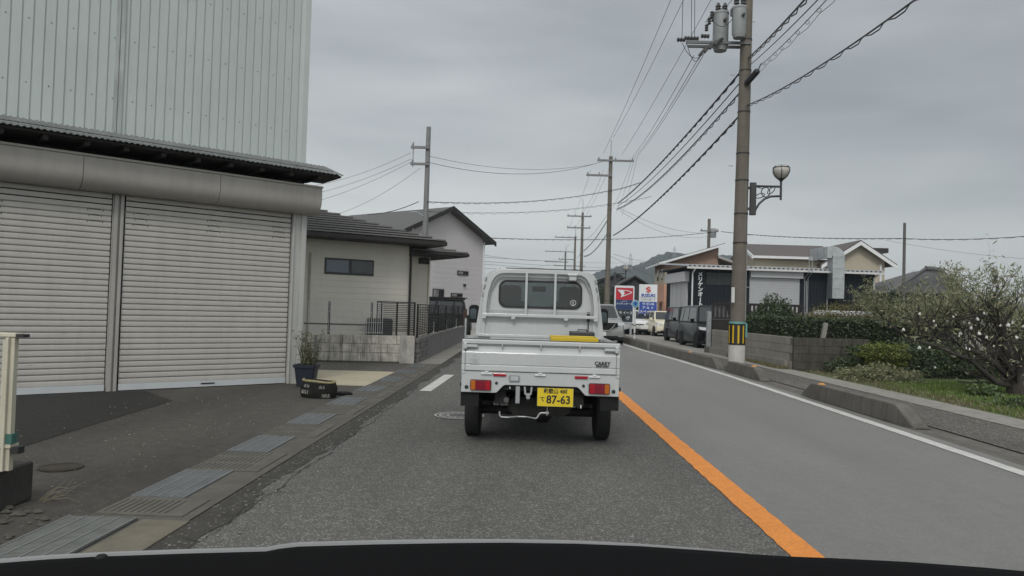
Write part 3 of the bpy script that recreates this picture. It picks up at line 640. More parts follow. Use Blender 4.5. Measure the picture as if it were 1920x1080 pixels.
for s in (-1, 1):
    for i in range(4): b.tube([(s*.40, .1+.03*i, .5-.012*i), (s*.40, .8, .36-.012*i), (s*.40, 1.5-.03*i, .5-.012*i)], .01, 5)
b.build('leaf_spring', UND, tk)
b = MB(); b.box(-.225, -.185, .0, .03, .442, .6); b.build('bracket', mat('zinc_bracket', (.3, .31, .32), .5, metal=.3, var=.15), tk, bevel=.004)
b = MB(); b.prism([(-.15, .60), (-.142, .53), (-.125, .52), (-.125, .49), (-.09, .49), (-.09, .52), (-.075, .53), (-.067, .60), (-.085, .60), (-.09, .54), (-.125, .54), (-.132, .60)], 'y', -.0, .03); b.cyl((-.107, .01, .49), (-.107, .01, .475), .004, 6); b.build('tow_hook', MATS['zinc_bracket'], tk)
b = MB(); b.tube([(-.37, .03, .36), (-.37, .03, .325), (-.355, .03, .308), (-.29, .03, .306), (-.2, .12, .304), (-.12, .12, .304), (-.05, .05, .305), (-.03, .02, .306), (-.015, .02, .315), (0, .02, .345), (.012, .02, .356), (.03, .02, .36), (.09, .02, .36)], .0075, 8)
b.cyl((.075, .02, .335), (.075, .02, .42), .004, 6); b.box(.055, .09, .01, .03, .352, .372); b.build('tie_bar', mat('bare_bar', (.42, .43, .43), .4, metal=.4), tk, smooth=True)
b = MB(); b.cyl((-.28, .02, .595), (-.28, .02, .575), .006, 6).cyl((.28, -.0, .595), (.28, .0, .575), .006, 6).cyl((.39, .05, .41), (.39, .05, .44), .007, 6); b.build('bolt', WHT, tk)
b = MB(); b.cyl((-.31, -.0, .47), (-.31, .4, .45), .025, 12); b.build('exhaust_pipe', mat('exhaust_steel', (.09, .085, .08), .5, metal=.5), tk)
# cab: shell with openings
oh = [(.70, .52), (.735, .98), (.70, 1.28), (.66, 1.55), (.628, 1.69), (.60, 1.73), (.54, 1.758), (.3, 1.775)]
outl = oh+[(-x, z) for x, z in reversed(oh)]
hole = rrect(-.465, .465, 1.345, 1.64, .085, 6)
cab = MB().prism(outl, 'y', 1.5, 1.53, [hole]).build('cab_rear_wall', TW, tk)
b = MB()
lo = [(-.735, .98), (-.70, .52), (.70, .52), (.735, .98)]
for s in (-1, 1):
    b.hexa([(s*.70, 1.53, .52), (s*.67, 1.53, .52), (s*.67, 3.3, .45), (s*.70, 3.3, .45)], [(s*.735, 1.53, .99), (s*.70, 1.53, .99), (s*.70, 3.22, 1.02), (s*.735, 3.22, 1.02)])
    for y0, y1, u0, u1 in ((1.53, 1.66, 1.53, 1.62), (3.12, 3.22, 2.85, 2.95), (2.32, 2.37, 2.32, 2.37)):
        b.hexa([(s*.735, y0, .99), (s*.70, y0, .99), (s*.70, y1, .99), (s*.735, y1, .99)], [(s*.64, u0, 1.64), (s*.61, u0, 1.64), (s*.61, u1, 1.64), (s*.64, u1, 1.64)])
top = [p for p in outl if p[1] >= 1.6]; n = len(top)
v = [(x, 1.53, z) for x, z in top]+[(x, 2.4, z+.012) for x, z in top]+[(x, 2.85, z-.01) for x, z in top]+[(x*.98, 2.97, z-.06) for x, z in top]
b.add(v, [(j*n+i, j*n+i+1, (j+1)*n+i+1, (j+1)*n+i) for j in range(3) for i in range(n-1)])
v2 = [(x*.985, y, z-.03) for x, y, z in v]; b.add(v2, [(j*n+i, j*n+i+1, (j+1)*n+i+1, (j+1)*n+i) for j in range(3) for i in range(n-1)])
b.hexa([(-.7, 3.3, .45), (.7, 3.3, .45), (.7, 3.26, .45), (-.7, 3.26, .45)], [(-.735, 3.24, 1.02), (.735, 3.24, 1.02), (.735, 3.2, 1.02), (-.735, 3.2, 1.02)])
b.build('cab_body', TW, tk)
GLS = glassmat('cab_glass', (.62, .66, .66), .01)
MB().prism([(x*.985, 1.4925+(z-1.4925)*.97) for x, z in hole], 'y', 1.505, 1.510).build('rear_window', GLS, tk)
h2 = rrect(-.475, .475, 1.335, 1.65, .09, 6); h3 = rrect(-.452, .452, 1.357, 1.628, .075, 6)
MB().prism(h2, 'y', 1.488, 1.503, [h3]).build('window_seal', SEAL, tk)
MB().quad((-.7, 3.2, 1.02), (.7, 3.2, 1.02), (.6, 2.96, 1.68), (-.6, 2.96, 1.68)).build('windscreen', glassmat('front_glass', (.8, .85, .84), .0), tk, fix=False)
for s in (-1, 1): MB().quad((s*.715, 1.66, 1.0), (s*.715, 3.12, 1.0), (s*.62, 2.86, 1.64), (s*.62, 1.62, 1.64)).build('side_window', GLS, tk, fix=False)
SEAT = mat('grey_seat_cloth', (.10, .105, .11), .9, var=.1)
for s in (-1, 1):
    t_ = MB().prism(rrect(s*.34-.22, s*.34+.22, .8, 1.42, .09), 'y', 1.72, 1.84).build('seat', SEAT, tk, bevel=.03)
    MB().prism(rrect(s*.34-.12, s*.34+.12, 1.40, 1.60, .05), 'y', 1.73, 1.82).build('headrest', SEAT, t_, bevel=.03)
b = MB(); b.box(-.68, .68, 2.85, 3.15, .85, 1.12); b.box(-.68, .68, 1.6, 3.1, .5, .7); b.build('dashboard', DRK, tk)
st = MB().tube([(.34+.17*math.cos(a), 2.68+.08*math.sin(a), 1.17+.15*math.sin(a)) for a in [2*math.pi*i/24 for i in range(25)]], .014, 6, cap=False).build('steering_wheel', BLK, tk)
MB().box(-.09, .09, 2.93, 2.96, 1.56, 1.63).build('rear_view_mirror', DRK, tk)
MB().box(-.16, .3, 2.86, 2.88, 1.115, 1.15).build('sticker', mat('red_sticker', (.4, .05, .03), .5), tk)
MB().box(-.17, .29, 2.84, 2.86, 1.085, 1.115).build('sticker', WHT, tk)
text('sticker', 'S', .06, WHT, tk, (.375, 1.500, 1.40), (1, 0, 0), (0, 0, 1), .001); b = MB().tube([(.375+.03*math.cos(a), 1.4995, 1.41+.03*math.sin(a)) for a in [2*math.pi*i/20 for i in range(21)]], .003, 5, cap=False); b.build('sticker', WHT, tk)
# lower back wall ribs of the cab
b = MB(); wv = [(-.56+1.09*i/60, 1.148+.008*math.sin(i*.9)+.004*math.sin(i*.37)) for i in range(61)]
b.prism([(-.56, .8), (.53, .8)]+[p for p in reversed(wv)], 'y', 1.478, 1.5); b.build('pressed_panel', TW, tk, bevel=.006)
MB().box(-.70, .70, 1.47, 1.499, 1.0, 1.03).box(-.66, -.62, 1.48, 1.499, 1.0, 1.24).box(.60, .64, 1.48, 1.499, 1.0, 1.24).build('cab_rib', TW, tk, bevel=.004)
for s in (-1, 1):
    for i in range(3): MB().tube([(s*(.655-.012*i), 1.492, 1.46+.09*i), (s*(.648-.012*i), 1.49, 1.5+.09*i)], .012, 6).build('louvre', TWD, tk)
# guard frame (torii)
GF = [(-.632, 1.205), (-.628, 1.36), (-.612, 1.5), (-.575, 1.63), (-.53, 1.70), (-.48, 1.735), (-.42, 1.748), (0, 1.752)]
pts = [(x, 1.44, z) for x, z in GF]+[(-x, 1.44, z) for x, z in reversed(GF[:-1])]
def flatbar(b, pts, w, d):
    secs = []
    P_ = [Vector(p) for p in pts]
    for i, p in enumerate(P_):
        t = (P_[min(i+1, len(P_)-1)]-P_[max(i-1, 0)]).normalized(); n = Vector((-t.z, 0, t.x))*w/2
        secs.append([p+n-Vector((0, d, 0)), p-n-Vector((0, d, 0)), p-n+Vector((0, d, 0)), p+n+Vector((0, d, 0))])
    b.loft(secs)
fr = MB(); flatbar(fr, pts, .05, .018); f = fr.build('guard_frame', TW, tk, bevel=.006)
MB().box(-.655, .655, 1.42, 1.46, 1.232, 1.268).build('guard_rail', TW, f, bevel=.006)
for x in (-.16, .165): MB().box(x-.013, x+.013, 1.42, 1.455, 1.26, 1.735).build('guard_bar', TW, f, bevel=.004)
b = MB(); flatbar(b, [(-.59, 1.455, 1.3), (-.585, 1.455, 1.42), (-.565, 1.455, 1.54), (-.50, 1.455, 1.66), (-.45, 1.455, 1.69), (.45, 1.455, 1.69), (.50, 1.455, 1.66), (.565, 1.455, 1.54), (.585, 1.455, 1.42), (.59, 1.455, 1.3)], .01, .01); b.box(-.6, .6, 1.44, 1.46, 1.292, 1.302); b.build('inner_trim', mat('inner_line_grey', (.3, .31, .32), .6), f)  # mid-grey bar following the inside of the guard frame
for x in (-.30, .295): MB().box(x-.022, x+.022, 1.40, 1.46, 1.205, 1.232).build('rope_hook', TW, f, bevel=.004)
MB().box(-.4, .47, 1.42, 1.46, 1.779, 1.786).build('top_seal', DRK, f)
hb = MB().box(.305, .41, 1.40, 1.45, 1.655, 1.72).build('brake_lamp', mat('lamp_grey', (.13, .14, .15), .4), tk, bevel=.008)
MB().box(.318, .397, 1.394, 1.40, 1.66, 1.70).build('lens', mat('lens_pale', (.4, .42, .43), .2), hb, bevel=.004); MB().box(.30, .415, 1.41, 1.45, 1.722, 1.74).build('bracket', WHT, hb)
b = MB(); b.tube([(-.53, 2.2, 1.77), (-.53, 2.2, 1.83), (-.515, 2.2, 1.845), (-.49, 2.2, 1.845), (-.475, 2.2, 1.83), (-.475, 2.2, 1.77)], .006, 6)
b.build('antenna_hoop', WHT, tk)
for s in (-1, 1):
    m_ = MB().box(s*.86-.07, s*.86+.07, 2.98, 3.06, 1.12, 1.36, .03).build('door_mirror', BLK, tk, bevel=.015)
    MB().box(s*.87-.042, s*.87+.042, 2.972, 2.982, 1.17, 1.31, .02).build('mirror_glass', mat('mirror', (.10, .13, .14), .1, metal=1, var=0), m_)
b = MB().tube([(.55, 1.475, 1.0), (.55, 1.475, 1.31)], .006, 6); b.cyl((.55, 1.475, 1.2), (.55, 1.475, 1.31), .016, 8); b.build('jack_handle', DRK, tk)
# load
yb = thing('yellow_crate', 'yellow plastic crate edge showing above the tailgate', 'crate', (.47, 7.42, .69))
CY = mat('yellow_plastic', (.50, .36, .015), .5, var=.1)
b = MB(); b.prism([(-.35, 0), (.28, 0), (.3, .355), (-.36, .355)], 'y', 0, .012).prism([(-.35, 0), (.28, 0), (.3, .355), (-.36, .355)], 'y', .4, .412).box(-.34, -.328, .012, .4, 0, .35).box(.27, .282, .012, .4, 0, .35).box(-.33, .27, .0, .4, 0, .01); b.build('tub', CY, yb)
yb.scale = (.69, 1, 1)
MB().prism([(-.372, .325), (.312, .325), (.312, .368), (-.372, .368)], 'y', -.015, .0).box(-.372, -.35, -.0, .43, .345, .37).box(.29, .312, -.0, .43, .345, .37).box(-.372, .312, .43, .445, .345, .37).build('rim', CY, yb, bevel=.006)
bb = thing('black_case', 'small black case standing behind the yellow crate in the truck bed', 'case', (.58, 8.2, .705))
MB().box(-.13, .13, 0, .2, 0, .385, .02).build('shell', BLK, bb, bevel=.015); MB().box(-.135, .135, -.005, .205, .33, .39).build('lid', mat('case_lid', (.03, .03, .032), .45), bb, bevel=.012)
MB().tube([(-.05, .0, .392), (-.05, .0, .41), (.05, .0, .41), (.05, .0, .392)], .006, 6).build('handle', BLK, bb)
# ---------------------------------------------------------------- beige single storey house
ha = R(33); A = Vector((-3.38, 20.5, 0))
h1 = thing('house', 'beige single storey house with dark stepped tile roof behind the slatted fence', 'house', A, ha)
HB = mat('beige_siding', (.66, .625, .56), .75, var=.04, vs=1, streak=.05)
def clad(parent, x0, x1, y0, y1, z0, z1, m, pitch=.16, name='wall'):
    """front wall (facing -y) of lapped boards plus plain sides"""
    b = MB(); z = z0; pr = []
    while z < z1-.001: zz = min(z+pitch, z1); pr += [(y0-.008, z), (y0-.001, zz-.004), (y0+.004, zz-.003), (y0+.004, zz)]; z = zz
    n = len(pr); b.add([(x0, y, zz) for y, zz in pr]+[(x1, y, zz) for y, zz in pr], [(i, i+1, n+i+1, n+i) for i in range(n-1)])
    b.quad((x1, y0, z0), (x1, y1, z0), (x1, y1, z1), (x1, y0, z1)); b.quad((x0, y0, z0), (x0, y1, z0), (x0, y1, z1), (x0, y0, z1)); b.quad((x0, y1, z0), (x1, y1, z0), (x1, y1, z1), (x0, y1, z1))
    return b.build(name, m, parent, fix=False)
clad(h1, -6.2, 0, 0, 7, 0, 3.06, HB); clad(h1, 0, 1.1, 1.0, 7, 0, 2.85, HB)
MB().box(-6.2, .0, -.05, -.012, 0, .45).build('plinth', mat('plinth_grey', (.2, .2, .2), .8), h1)
TIL = mat('dark_roof_tile', (.16, .158, .155), .6, var=.12, vs=6); TIL2 = mat('dark_fascia', (.018, .016, .015), .6)
def steproof(parent, xl, xr, y0, zE, n, run, rise, rs, hip=True):
    b = MB()
    for k in range(n):
        ya, yb_ = y0+k*run, y0+(k+1)*run+.03; za, zb = zE+k*rise, zE+(k+1)*rise; xa, xb = (xr-k*run*rs, xr-(k+1)*run*rs) if hip else (xr, xr)
        t = .065
        b.hexa([(xl, ya, za+.026), (xa, ya, za+.026), (xb, yb_, zb-.035), (xl, yb_, zb-.035)], [(xl, ya, za+t), (xa, ya, za+t), (xb, yb_, zb+.0), (xl, yb_, zb+.0)])
        if hip:  # hip side course
            b.hexa([(xa, ya, za-.01), (xa, 9, za-.01), (xb, 9, zb-.03), (xb, yb_, zb-.03)], [(xa, ya, za+t), (xa, 9, za+t), (xb, 9, zb), (xb, yb_, zb)])
    return b.build('roof', TIL, parent)
steproof(h1, -6.5, .75, -.75, 3.08, 15, .26, .088, 1.1)
MB().box(-6.5, .75, -.75, 7, 2.96, 3.065).box(-6.5, .77, -.79, -.74, 2.97, 3.075).build('eave', TIL2, h1)
rf2 = steproof(h1, -.2, 1.95, .2, 2.86, 5, .26, .07, 1.0)
MB().box(-.1, 1.95, .2, 7, 2.77, 2.85).box(-.1, 1.98, .16, .21, 2.79, 2.87).build('eave', TIL2, h1)
w_ = MB().box(-2.36, -1.02, -.03, .0, 2.08, 2.5).build('window', mat('window_frame_dark', (.015, .017, .02), .4), h1)
MB().box(-2.32, -1.72, -.036, -.028, 2.13, 2.45).build('pane', mat('pale_blind', (.12, .155, .19), .2, var=.05), w_)
MB().box(-1.64, -1.06, -.034, -.028, 2.13, 2.45).build('pane', mat('grey_glass', (.05, .057, .065), .15), w_)
MB().cyl((.04, -.05, .1), (.04, -.05, 2.95), .035, 8).build('downpipe', TIL2, h1)
MB().cyl((-2.75, -.06, .1), (-2.75, -.06, 2.6), .03, 8).build('downpipe', mat('beige_pipe', (.36, .34, .3), .5), h1)
MB().box(1.06, 1.1, .94, 1.0, .3, 2.8).build('corner_trim', HB, h1); MB().box(.75, 1.05, .9, 1.0, 2.55, 2.72).build('vent', TIL2, h1)
MB().box(-1.2, -.6, -.45, -.1, .45, .95, .03).build('air_conditioner', mat('ac_dark', (.08, .08, .08), .6), h1)
# neighbour roof piece (brown) behind
hb2 = thing('house', 'low brown roofed house seen only above the stepped tile roof', 'house', (-11.5, 33, 0), R(33))
MB().box(-5, 3.3, 0, 6, 0, 4.4).build('wall', mat('brown_wall', (.22, .18, .15), .8), hb2)
MB().prism([(-5.6, 4.5), (4, 4.5), (2.2, 5.75), (-5.6, 5.75)], 'y', -.5, 3.0).build('roof', mat('brown_roof', (.10, .075, .068), .7, var=.1), hb2) if 0 else MB().hexa([(-5.6, -.5, 4.3), (4, -.5, 4.3), (4, 6.5, 4.3), (-5.6, 6.5, 4.3)], [(-5.6, 2.6, 5.55), (2.2, 2.6, 5.55), (2.2, 3.4, 5.55), (-5.6, 3.4, 5.55)]).build('roof', mat('brown_roof', (.10, .075, .068), .7, var=.1), hb2)
# white two storey house
gl_, gr_, gh = Vector((-7.1, 41.3, 0)), Vector((-3.05, 46.6, 0)), 0
d_ = (gr_-gl_); Wd = d_.length; wa = math.atan2(d_.y, d_.x)
h2_ = thing('house', 'tall white two storey house with dark gable roof edge', 'house', gl_, wa)
WH2 = mat('white_siding', (.50, .48, .49), .7, var=.04, vs=.7, streak=.05)
clad(h2_, 0, Wd, 0, 8, 0, 5.55, WH2, .3)
MB().prism([(0, 5.55), (Wd, 5.55), (Wd/2, 7.05)], 'y', 0, .1).build('gable', WH2, h2_)
GRF = mat('grey_slate_roof', (.085, .085, .085), .7, var=.1, vs=3)
b = MB(); e_ = .6
for s in (0, 1):
    X0 = -e_ if s == 0 else Wd+e_; zl = 5.55-e_*1.5/(Wd/2)
    b.hexa([(X0, -.5, zl), (Wd/2, -.5, 7.07), (Wd/2, 9, 7.07), (X0, 9, zl)], [(X0, -.5, zl+.12), (Wd/2, -.5, 7.19), (Wd/2, 9, 7.19), (X0, 9, zl+.12)])
b.build('roof', GRF, h2_)
b = MB()
for X0, X1 in ((-e_-.03, Wd/2), (Wd+e_+.03, Wd/2)):
    zl = 5.55-e_*1.5/(Wd/2); b.hexa([(X0, -.56, zl-.12), (X1, -.56, 6.97), (X1, -.5, 6.97), (X0, -.5, zl-.12)], [(X0, -.56, zl+.16), (X1, -.56, 7.23), (X1, -.5, 7.23), (X0, -.5, zl+.16)])
b.build('verge_board', TIL2, h2_)
MB().cyl((Wd+.05, -.05, .2), (Wd+.05, -.05, 5.4), .05, 8).build('downpipe', WHT, h2_)
for (p0, p1) in (((857, 507), (877, 517)), ((811, 541), (831, 560)), ((845, 549), (866, 558))):
    q0 = at(p0[0], p0[1], 43+(p0[0]-780)*.0); 
    # intersect with gable plane
    def onw(px, py):
        d = ray(px, py); n = Vector((-d_.y, d_.x, 0)).normalized(); k = (gl_-Vector((0, 0, CAM_Z))).dot(n)/d.dot(n); P_ = Vector((0, 0, CAM_Z))+d*k
        return (P_-gl_).dot(d_.normalized()), P_.z
    xa, za = onw(*p0); xb, zb = onw(*p1)
    w_ = MB().box(xa, xb, -.06, -.01, zb, za).build('window', mat('bronze_frame', (.05, .045, .04), .4), h2_)
    m1 = (xa+xb)/2
    MB().box(xa+.05, m1-.03, -.07, -.055, zb+.06, za-.06).build('pane', mat('curtain_glass', (.2, .2, .21), .2, var=.5, vs=4), w_); MB().box(m1+.03, xb-.05, -.068, -.055, zb+.06, za-.06).build('pane', DGL, w_)
xa, za = onw(870, 535); MB().lathe([(.09, 0), (.09, -.1)], (xa, -.01, za), 'y', 10).build('vent', TIL2, h2_)
# ---------------------------------------------------------------- block wall, fences (left)
bw = thing('block_wall', 'weathered pale concrete block wall beyond the beige driveway', 'wall', (-2.6, 16.95, 0), R(8))
BLKM = mat('stained_block', (.54, .51, .45), .9, var=.42, vs=5, bump=.4, bs=60, streak=.9, hue=(.09, .075, .055), fine=.1)
JNT = mat('joint_mortar', (.1, .09, .075), .95)
b = MB(); r9 = random.Random(4)
for row in range(3):
    x = -6. - (row % 2)*.2
    while x < -.36:
        xe = min(x+.392, -.33); d = r9.uniform(0, .004); b.box(x, xe, -d, .12, .04+row*.197, .04+row*.197+.189); x += .4
b.build('blocks', BLKM, bw, bevel=.004); MB().box(-6.2, -.33, .008, .112, 0, .62).build('mortar', JNT, bw)
MB().box(-6.2, -.33, -.012, .13, 0, .04).build('footing', CON, bw)
MB().box(-.33, -.0, -.02, .14, 0, .63).build('corner_pillar', mat('pillar_block', (.42, .40, .37), .9, var=.25, vs=5, streak=.6, bump=.4), bw, bevel=.006)
for x in (-2.2, -4.0): MB().box(x-.035, x+.035, -.014, .0, .04, .6).build('pilaster', CONL, bw)
sw = thing('retaining_wall', 'grey rendered wall along the left verge under the black slatted fence', 'wall', (-2.62, 18.9, 0), R(0))
MB().box(-.08, .08, 0, 10.6, 0, .56).build('wall', mat('grey_render', (.16, .155, .15), .85, var=.12, vs=3, streak=.3), sw); MB().box(-.09, .09, -.02, 10.62, .56, .585).build('coping', CONL, sw)
tw = thing('stone_wall', 'short dark split stone faced wall between block wall and rendered wall', 'wall', (-2.62, 17.15, 0))
b = MB()
for row in range(5):
    y = 0
    while y < 1.7: L_ = r9.uniform(.18, .35); b.box(-.08-r9.uniform(0, .02), .08+r9.uniform(0, .02), y, min(y+L_-.01, 1.74), row*.115, row*.115+.107); y += L_
b.build('stones', mat('split_stone', (.15, .145, .14), .9, var=.35, vs=9, bump=.8, bs=40), tw, bevel=.006)
FB = mat('black_fence_aluminium', (.012, .012, .013), .5)
mf = thing('mesh_fence', 'pale wire mesh fence on black posts atop the block wall', 'fence', (-2.6, 17.0, .63), R(8))
b = MB(); x = -3.9
while x < -.75: b.tube([(x, .06, .02), (x, .06, .70), (x, .02, .745)], .0055, 4, False); x += .05
for z in (.05, .28, .5, .72): b.tube([(-3.9, .062, z), (-.75, .062, z)], .0035, 4, False)
b.build('wire_panel', mat('zinc_wire', (.6, .61, .61), .5), mf, fix=False)
for x in (-3.35, -1.95, -1.0): MB().box(x-.022, x+.022, .07, .12, -.3 if x > -1.2 else -.05, .74).build('post', FB, mf)
MB().box(-3.9, -.75, .075, .1, .2, .235).build('rail', FB, mf)
sf = thing('slat_fence', 'black horizontal slat fence panel facing the camera above the pillar', 'fence', (-2.62, 17.05, .62), R(8))
for x in (-.78, -.42, -.02): MB().box(x-.02, x+.02, .1, .15, 0, .78).build('post', FB, sf)
b = MB(); z = .1
while z < .74: b.box(-.86, .0, .07, .09, z, z+.017); z += .042
b.box(-.86, .0, .065, .1, .755, .78); b.box(-.88, -.86, .065, .1, .05, .78); b.build('slat_panel', FB, sf)
sf2 = thing('slat_fence', 'black slat fence running away along the left verge on the grey wall', 'fence', (-2.62, 17.3, .585))
for k in range(7): MB().box(-.02, .02, .1+k*1.95, .14+k*1.95, -.1, .77).build('post', FB, sf2)
b = MB(); z = .06
while z < .72: b.box(-.012, .012, 0, 12.1, z, z+.017); z += .042
b.box(-.018, .018, 0, 12.1, .75, .775); y = 0
while y < 12: b.box(.013, .022, y, y+.018, .05, .75); y += .4
b.build('slat_panel', FB, sf2)
for k in range(3): MB().box(-.035, .0, 3.2+k*3.2, 3.24+k*3.2, -.1, .3).build('bracket', WHT, sf2)
gp_ = thing('gate_post', 'reddish brown gate post at the far end of the left fence', 'post', (-2.60, 29.75, 0)); MB().box(-.09, .09, -.06, .06, 0, 1.2).build('post', mat('red_brown', (.06, .028, .022), .7), gp_); MB().box(-.1, .1, -.07, .07, 1.2, 1.23).build('cap', TIL2, gp_)
mk = thing('marker_post', 'thin white delineator post with orange base beside the brown gate post', 'marker post', (-2.5, 29.1, 0)); MB().cyl((0, 0, .1), (0, 0, .88), .04, 10).build('post', WHT, mk, smooth=True); MB().cyl((0, 0, 0), (0, 0, .1), .06, 10).build('base', mat('faded_orange', (.4, .12, .05), .6), mk)
# ---------------------------------------------------------------- cars
def lerp(a, b, t): return tuple(a[i]+(b[i]-a[i])*t for i in range(3))
def panel(mb, c4, u0, u1, v0, v1, off):
    """inset panel on a quad face c4 = bl, br, tr, tl, pushed out by off"""
    a, b_, c, d = c4
    def P(u, v): return Vector(lerp(lerp(a, b_, u), lerp(d, c, u), v))
    n = (Vector(b_)-Vector(a)).cross(Vector(d)-Vector(a)).normalized()
    q = [P(u0, v0), P(u1, v0), P(u1, v1), P(u0, v1)]
    mb.hexa([p for p in q], [p+n*off for p in q])
def car(name, label, loc, rz, Lg, Wd, H, paint, belt, hood_l, hood_z, tail, rake, front=True, wr=.3, trim=None, grille='bar', group=None, cat='car', lampc=None):
    """front of the car looks along local -y"""
    t = thing(name, label, cat, loc, rz, group); w = Wd/2
    # body: side profile with curved nose
    pf = [(.05, .22), (.0, .35), (.02, hood_z*.72), (.09, hood_z*.93), (.22, hood_z), (hood_l, belt-.0), (Lg-.12, belt), (Lg-.02, belt*.8), (Lg, .4), (Lg-.05, .22)]
    secs = []
    for fx, dz, dy in ((-1., -.0, .10), (-.985, .0, .05), (-.93, .03, .01), (-.6, .035, 0), (0, .04, -.03), (.6, .035, 0), (.93, .03, .01), (.985, 0, .05), (1., 0, .10)):
        s = []
        for (y, z) in pf:
            k = 1-.06*max(0, (z-.5)/(belt-.5+1e-6)) if abs(fx) > .9 else 1
            yy = y+dy*(1 if y < Lg/2 else -1)
            s.append((fx*w*k, yy, z+(dz-.04 if z > .6 else 0)))
        secs.append(s)
    body = MB().loft(secs).build('body', paint, t, smooth=True, bevel=.02)
    # cabin
    yb0, yb1 = hood_l-.02, Lg-tail; yt0, yt1 = hood_l+rake, Lg-tail-.12-(.0 if tail < .3 else .3); wb, wt = w*.94, w*.78; z0, z1 = belt-.03, H
    B = [(-wb, yb0, z0), (wb, yb0, z0), (wb, yb1, z0), (-wb, yb1, z0)]; T = [(-wt, yt0, z1-.04), (wt, yt0, z1-.04), (wt, yt1, z1-.05), (-wt, yt1, z1-.05)]
    cb = MB().hexa(B, T); cb.hexa([Vector(p) for p in T], [Vector((p[0]*.86, p[1]+(.12 if i < 2 else -.1), z1)) for i, p in enumerate(T)]); cb.build('cabin', paint, t, bevel=.04)
    m = MB(); panel(m, (B[0], B[1], T[1], T[0]), .05, .95, .1, .95, .012); m.build('windscreen', DGLC, t)
    m = MB(); panel(m, (B[2], B[3], T[3], T[2]), .08, .92, .25, .9, .012); m.build('rear_window', DGLC, t)
    for (a, b_, c, d) in ((B[1], B[2], T[2], T[1]), (B[3], B[0], T[0], T[3])):
        s_ = (a is B[3])
        for (u0, u1) in ((.06, .45), (.5, .78), (.82, .95)):
            if s_: u0, u1 = 1-u1, 1-u0
            m = MB(); panel(m, (a, b_, c, d), u0, u1, .1, .9, .012); m.build('side_window', DGLC, t)
    # front details
    lc = lampc or mat('headlamp_glass', (.45, .47, .5), .1, coat=.8)
    zl = hood_z*.82
    for s in (-1, 1):
        hl = MB().hexa([(s*w*.55, -.045, zl-.07), (s*w*.97, .07, zl-.04), (s*w*.97, .2, zl-.04), (s*w*.55, .1, zl-.07)], [(s*w*.58, -.01, zl+.05), (s*w*.985, .12, zl+.08), (s*w*.985, .26, zl+.08), (s*w*.58, .13, zl+.05)]).build('headlight', lc, t, bevel=.015)
        MB().box(s*w+s*.02, s*w+s*.17, hood_l+.15, hood_l+.25, belt-.02, belt+.13, .02).build('door_mirror', trim or paint, t, bevel=.02)
        MB().box(min(s*w*.996, s*(w*.996+.008)), max(s*w*.996, s*(w*.996+.008)), hood_l+.55, hood_l+.7, belt-.15, belt-.12).build('door_handle', CHR, t)
        for yy in (hood_l*.62+.18 if hood_l > .5 else .55, Lg-.65):
            MB().lathe([(wr+.04, 0), (wr+.04, .02)], (s*w*.99 if s > 0 else -w*.99-.02, yy, wr+.005), 'x', 24).build('wheel_arch', BLK, t)
            wheel(t, s*(w-.08), yy, wr, .19, s)
    g = MB()
    if grille == 'shield':
        g.prism([(-w*.66, zl+.06), (w*.66, zl+.06), (w*.70, zl-.08), (w*.3, zl-.24), (-w*.3, zl-.24), (-w*.70, zl-.08)], 'y', -.075, .06)
    elif grille == 'tall': g.box(-w*.55, w*.55, -.06, .05, zl-.10, zl+.05); g.box(-w*.8, w*.8, -.055, .05, .25, .40)
    else: g.box(-w*.42, w*.42, -.055, .05, zl-.09, zl-.05); 
    g.box(-w*.7, w*.7, -.058, .05, .24, .34); g.build('grille', BLK, t, bevel=.01)
    if grille == 'shield': MB().tube([(-w*.55, -.06, zl+.04), (-w*.5, -.08, zl-.08), (-w*.3, -.085, zl-.25), (w*.3, -.085, zl-.25), (w*.5, -.08, zl-.08), (w*.55, -.06, zl+.04)], .014, 6).build('grille_trim', CHR, t)
    if grille == 'tall':
        MB().box(-w*.6, w*.6, -.075, .0, zl-.0, zl+.045).build('grille_trim', CHR, t)
    MB().box(-.165, .165, -.095, -.055, .40 if grille != 'shield' else .34, .565 if grille != 'shield' else .5).build('number_plate', mat('white_plate', (.55, .56, .55), .4), t)
    MB().box(-w*.97, w*.97, .02, Lg-.02, .17, .3).build('sill', BLK, t)
    return t
DGLC = mat('car_glass', (.016, .02, .023), .1, var=.3, vs=3, spec=.7)
def paint(n, c, r=.3, met=0.): return mat(n, c, .16 if max(c) < .05 else r, metal=met, var=.03, coat=.0 if max(c) < .05 else .5, spec=.22 if max(c) < .05 else .5)
car('oncoming_suv', 'silver grey suv with black shield grille oncoming behind the truck on its right', (2.9, 30.0, 0), 0, 4.5, 1.84, 1.62, paint('silver_paint', (.27, .275, .27), .3, .3), 1.02, 1.15, .98, .25, .75, wr=.35, grille='shield', trim=BLK)
car('parked_car', 'white hatchback parked behind the white pole of the round blue sign', (6.25, 43.5, 0), R(2), 4.3, 1.75, 1.43, paint('pearl_white_paint', (.75, .76, .76)), .9, 1.05, .84, .35, .7, group='cars parked on the dealer forecourt', wr=.32)
car('parked_car', 'white car farthest left on the forecourt, mostly hidden by the oncoming suv', (5.75, 47.5, 0), R(0), 4.3, 1.72, 1.56, MATS['pearl_white_paint'], .95, 1.0, .88, .3, .65, group='cars parked on the dealer forecourt', wr=.32)
car('parked_car', 'cream compact car facing the road between the white car and the black vans', (7.77, 41.6, 0), R(5), 3.4, 1.47, 1.42, paint('cream_paint', (.64, .60, .46)), .92, .75, .85, .2, .45, group='cars parked on the dealer forecourt', wr=.27)
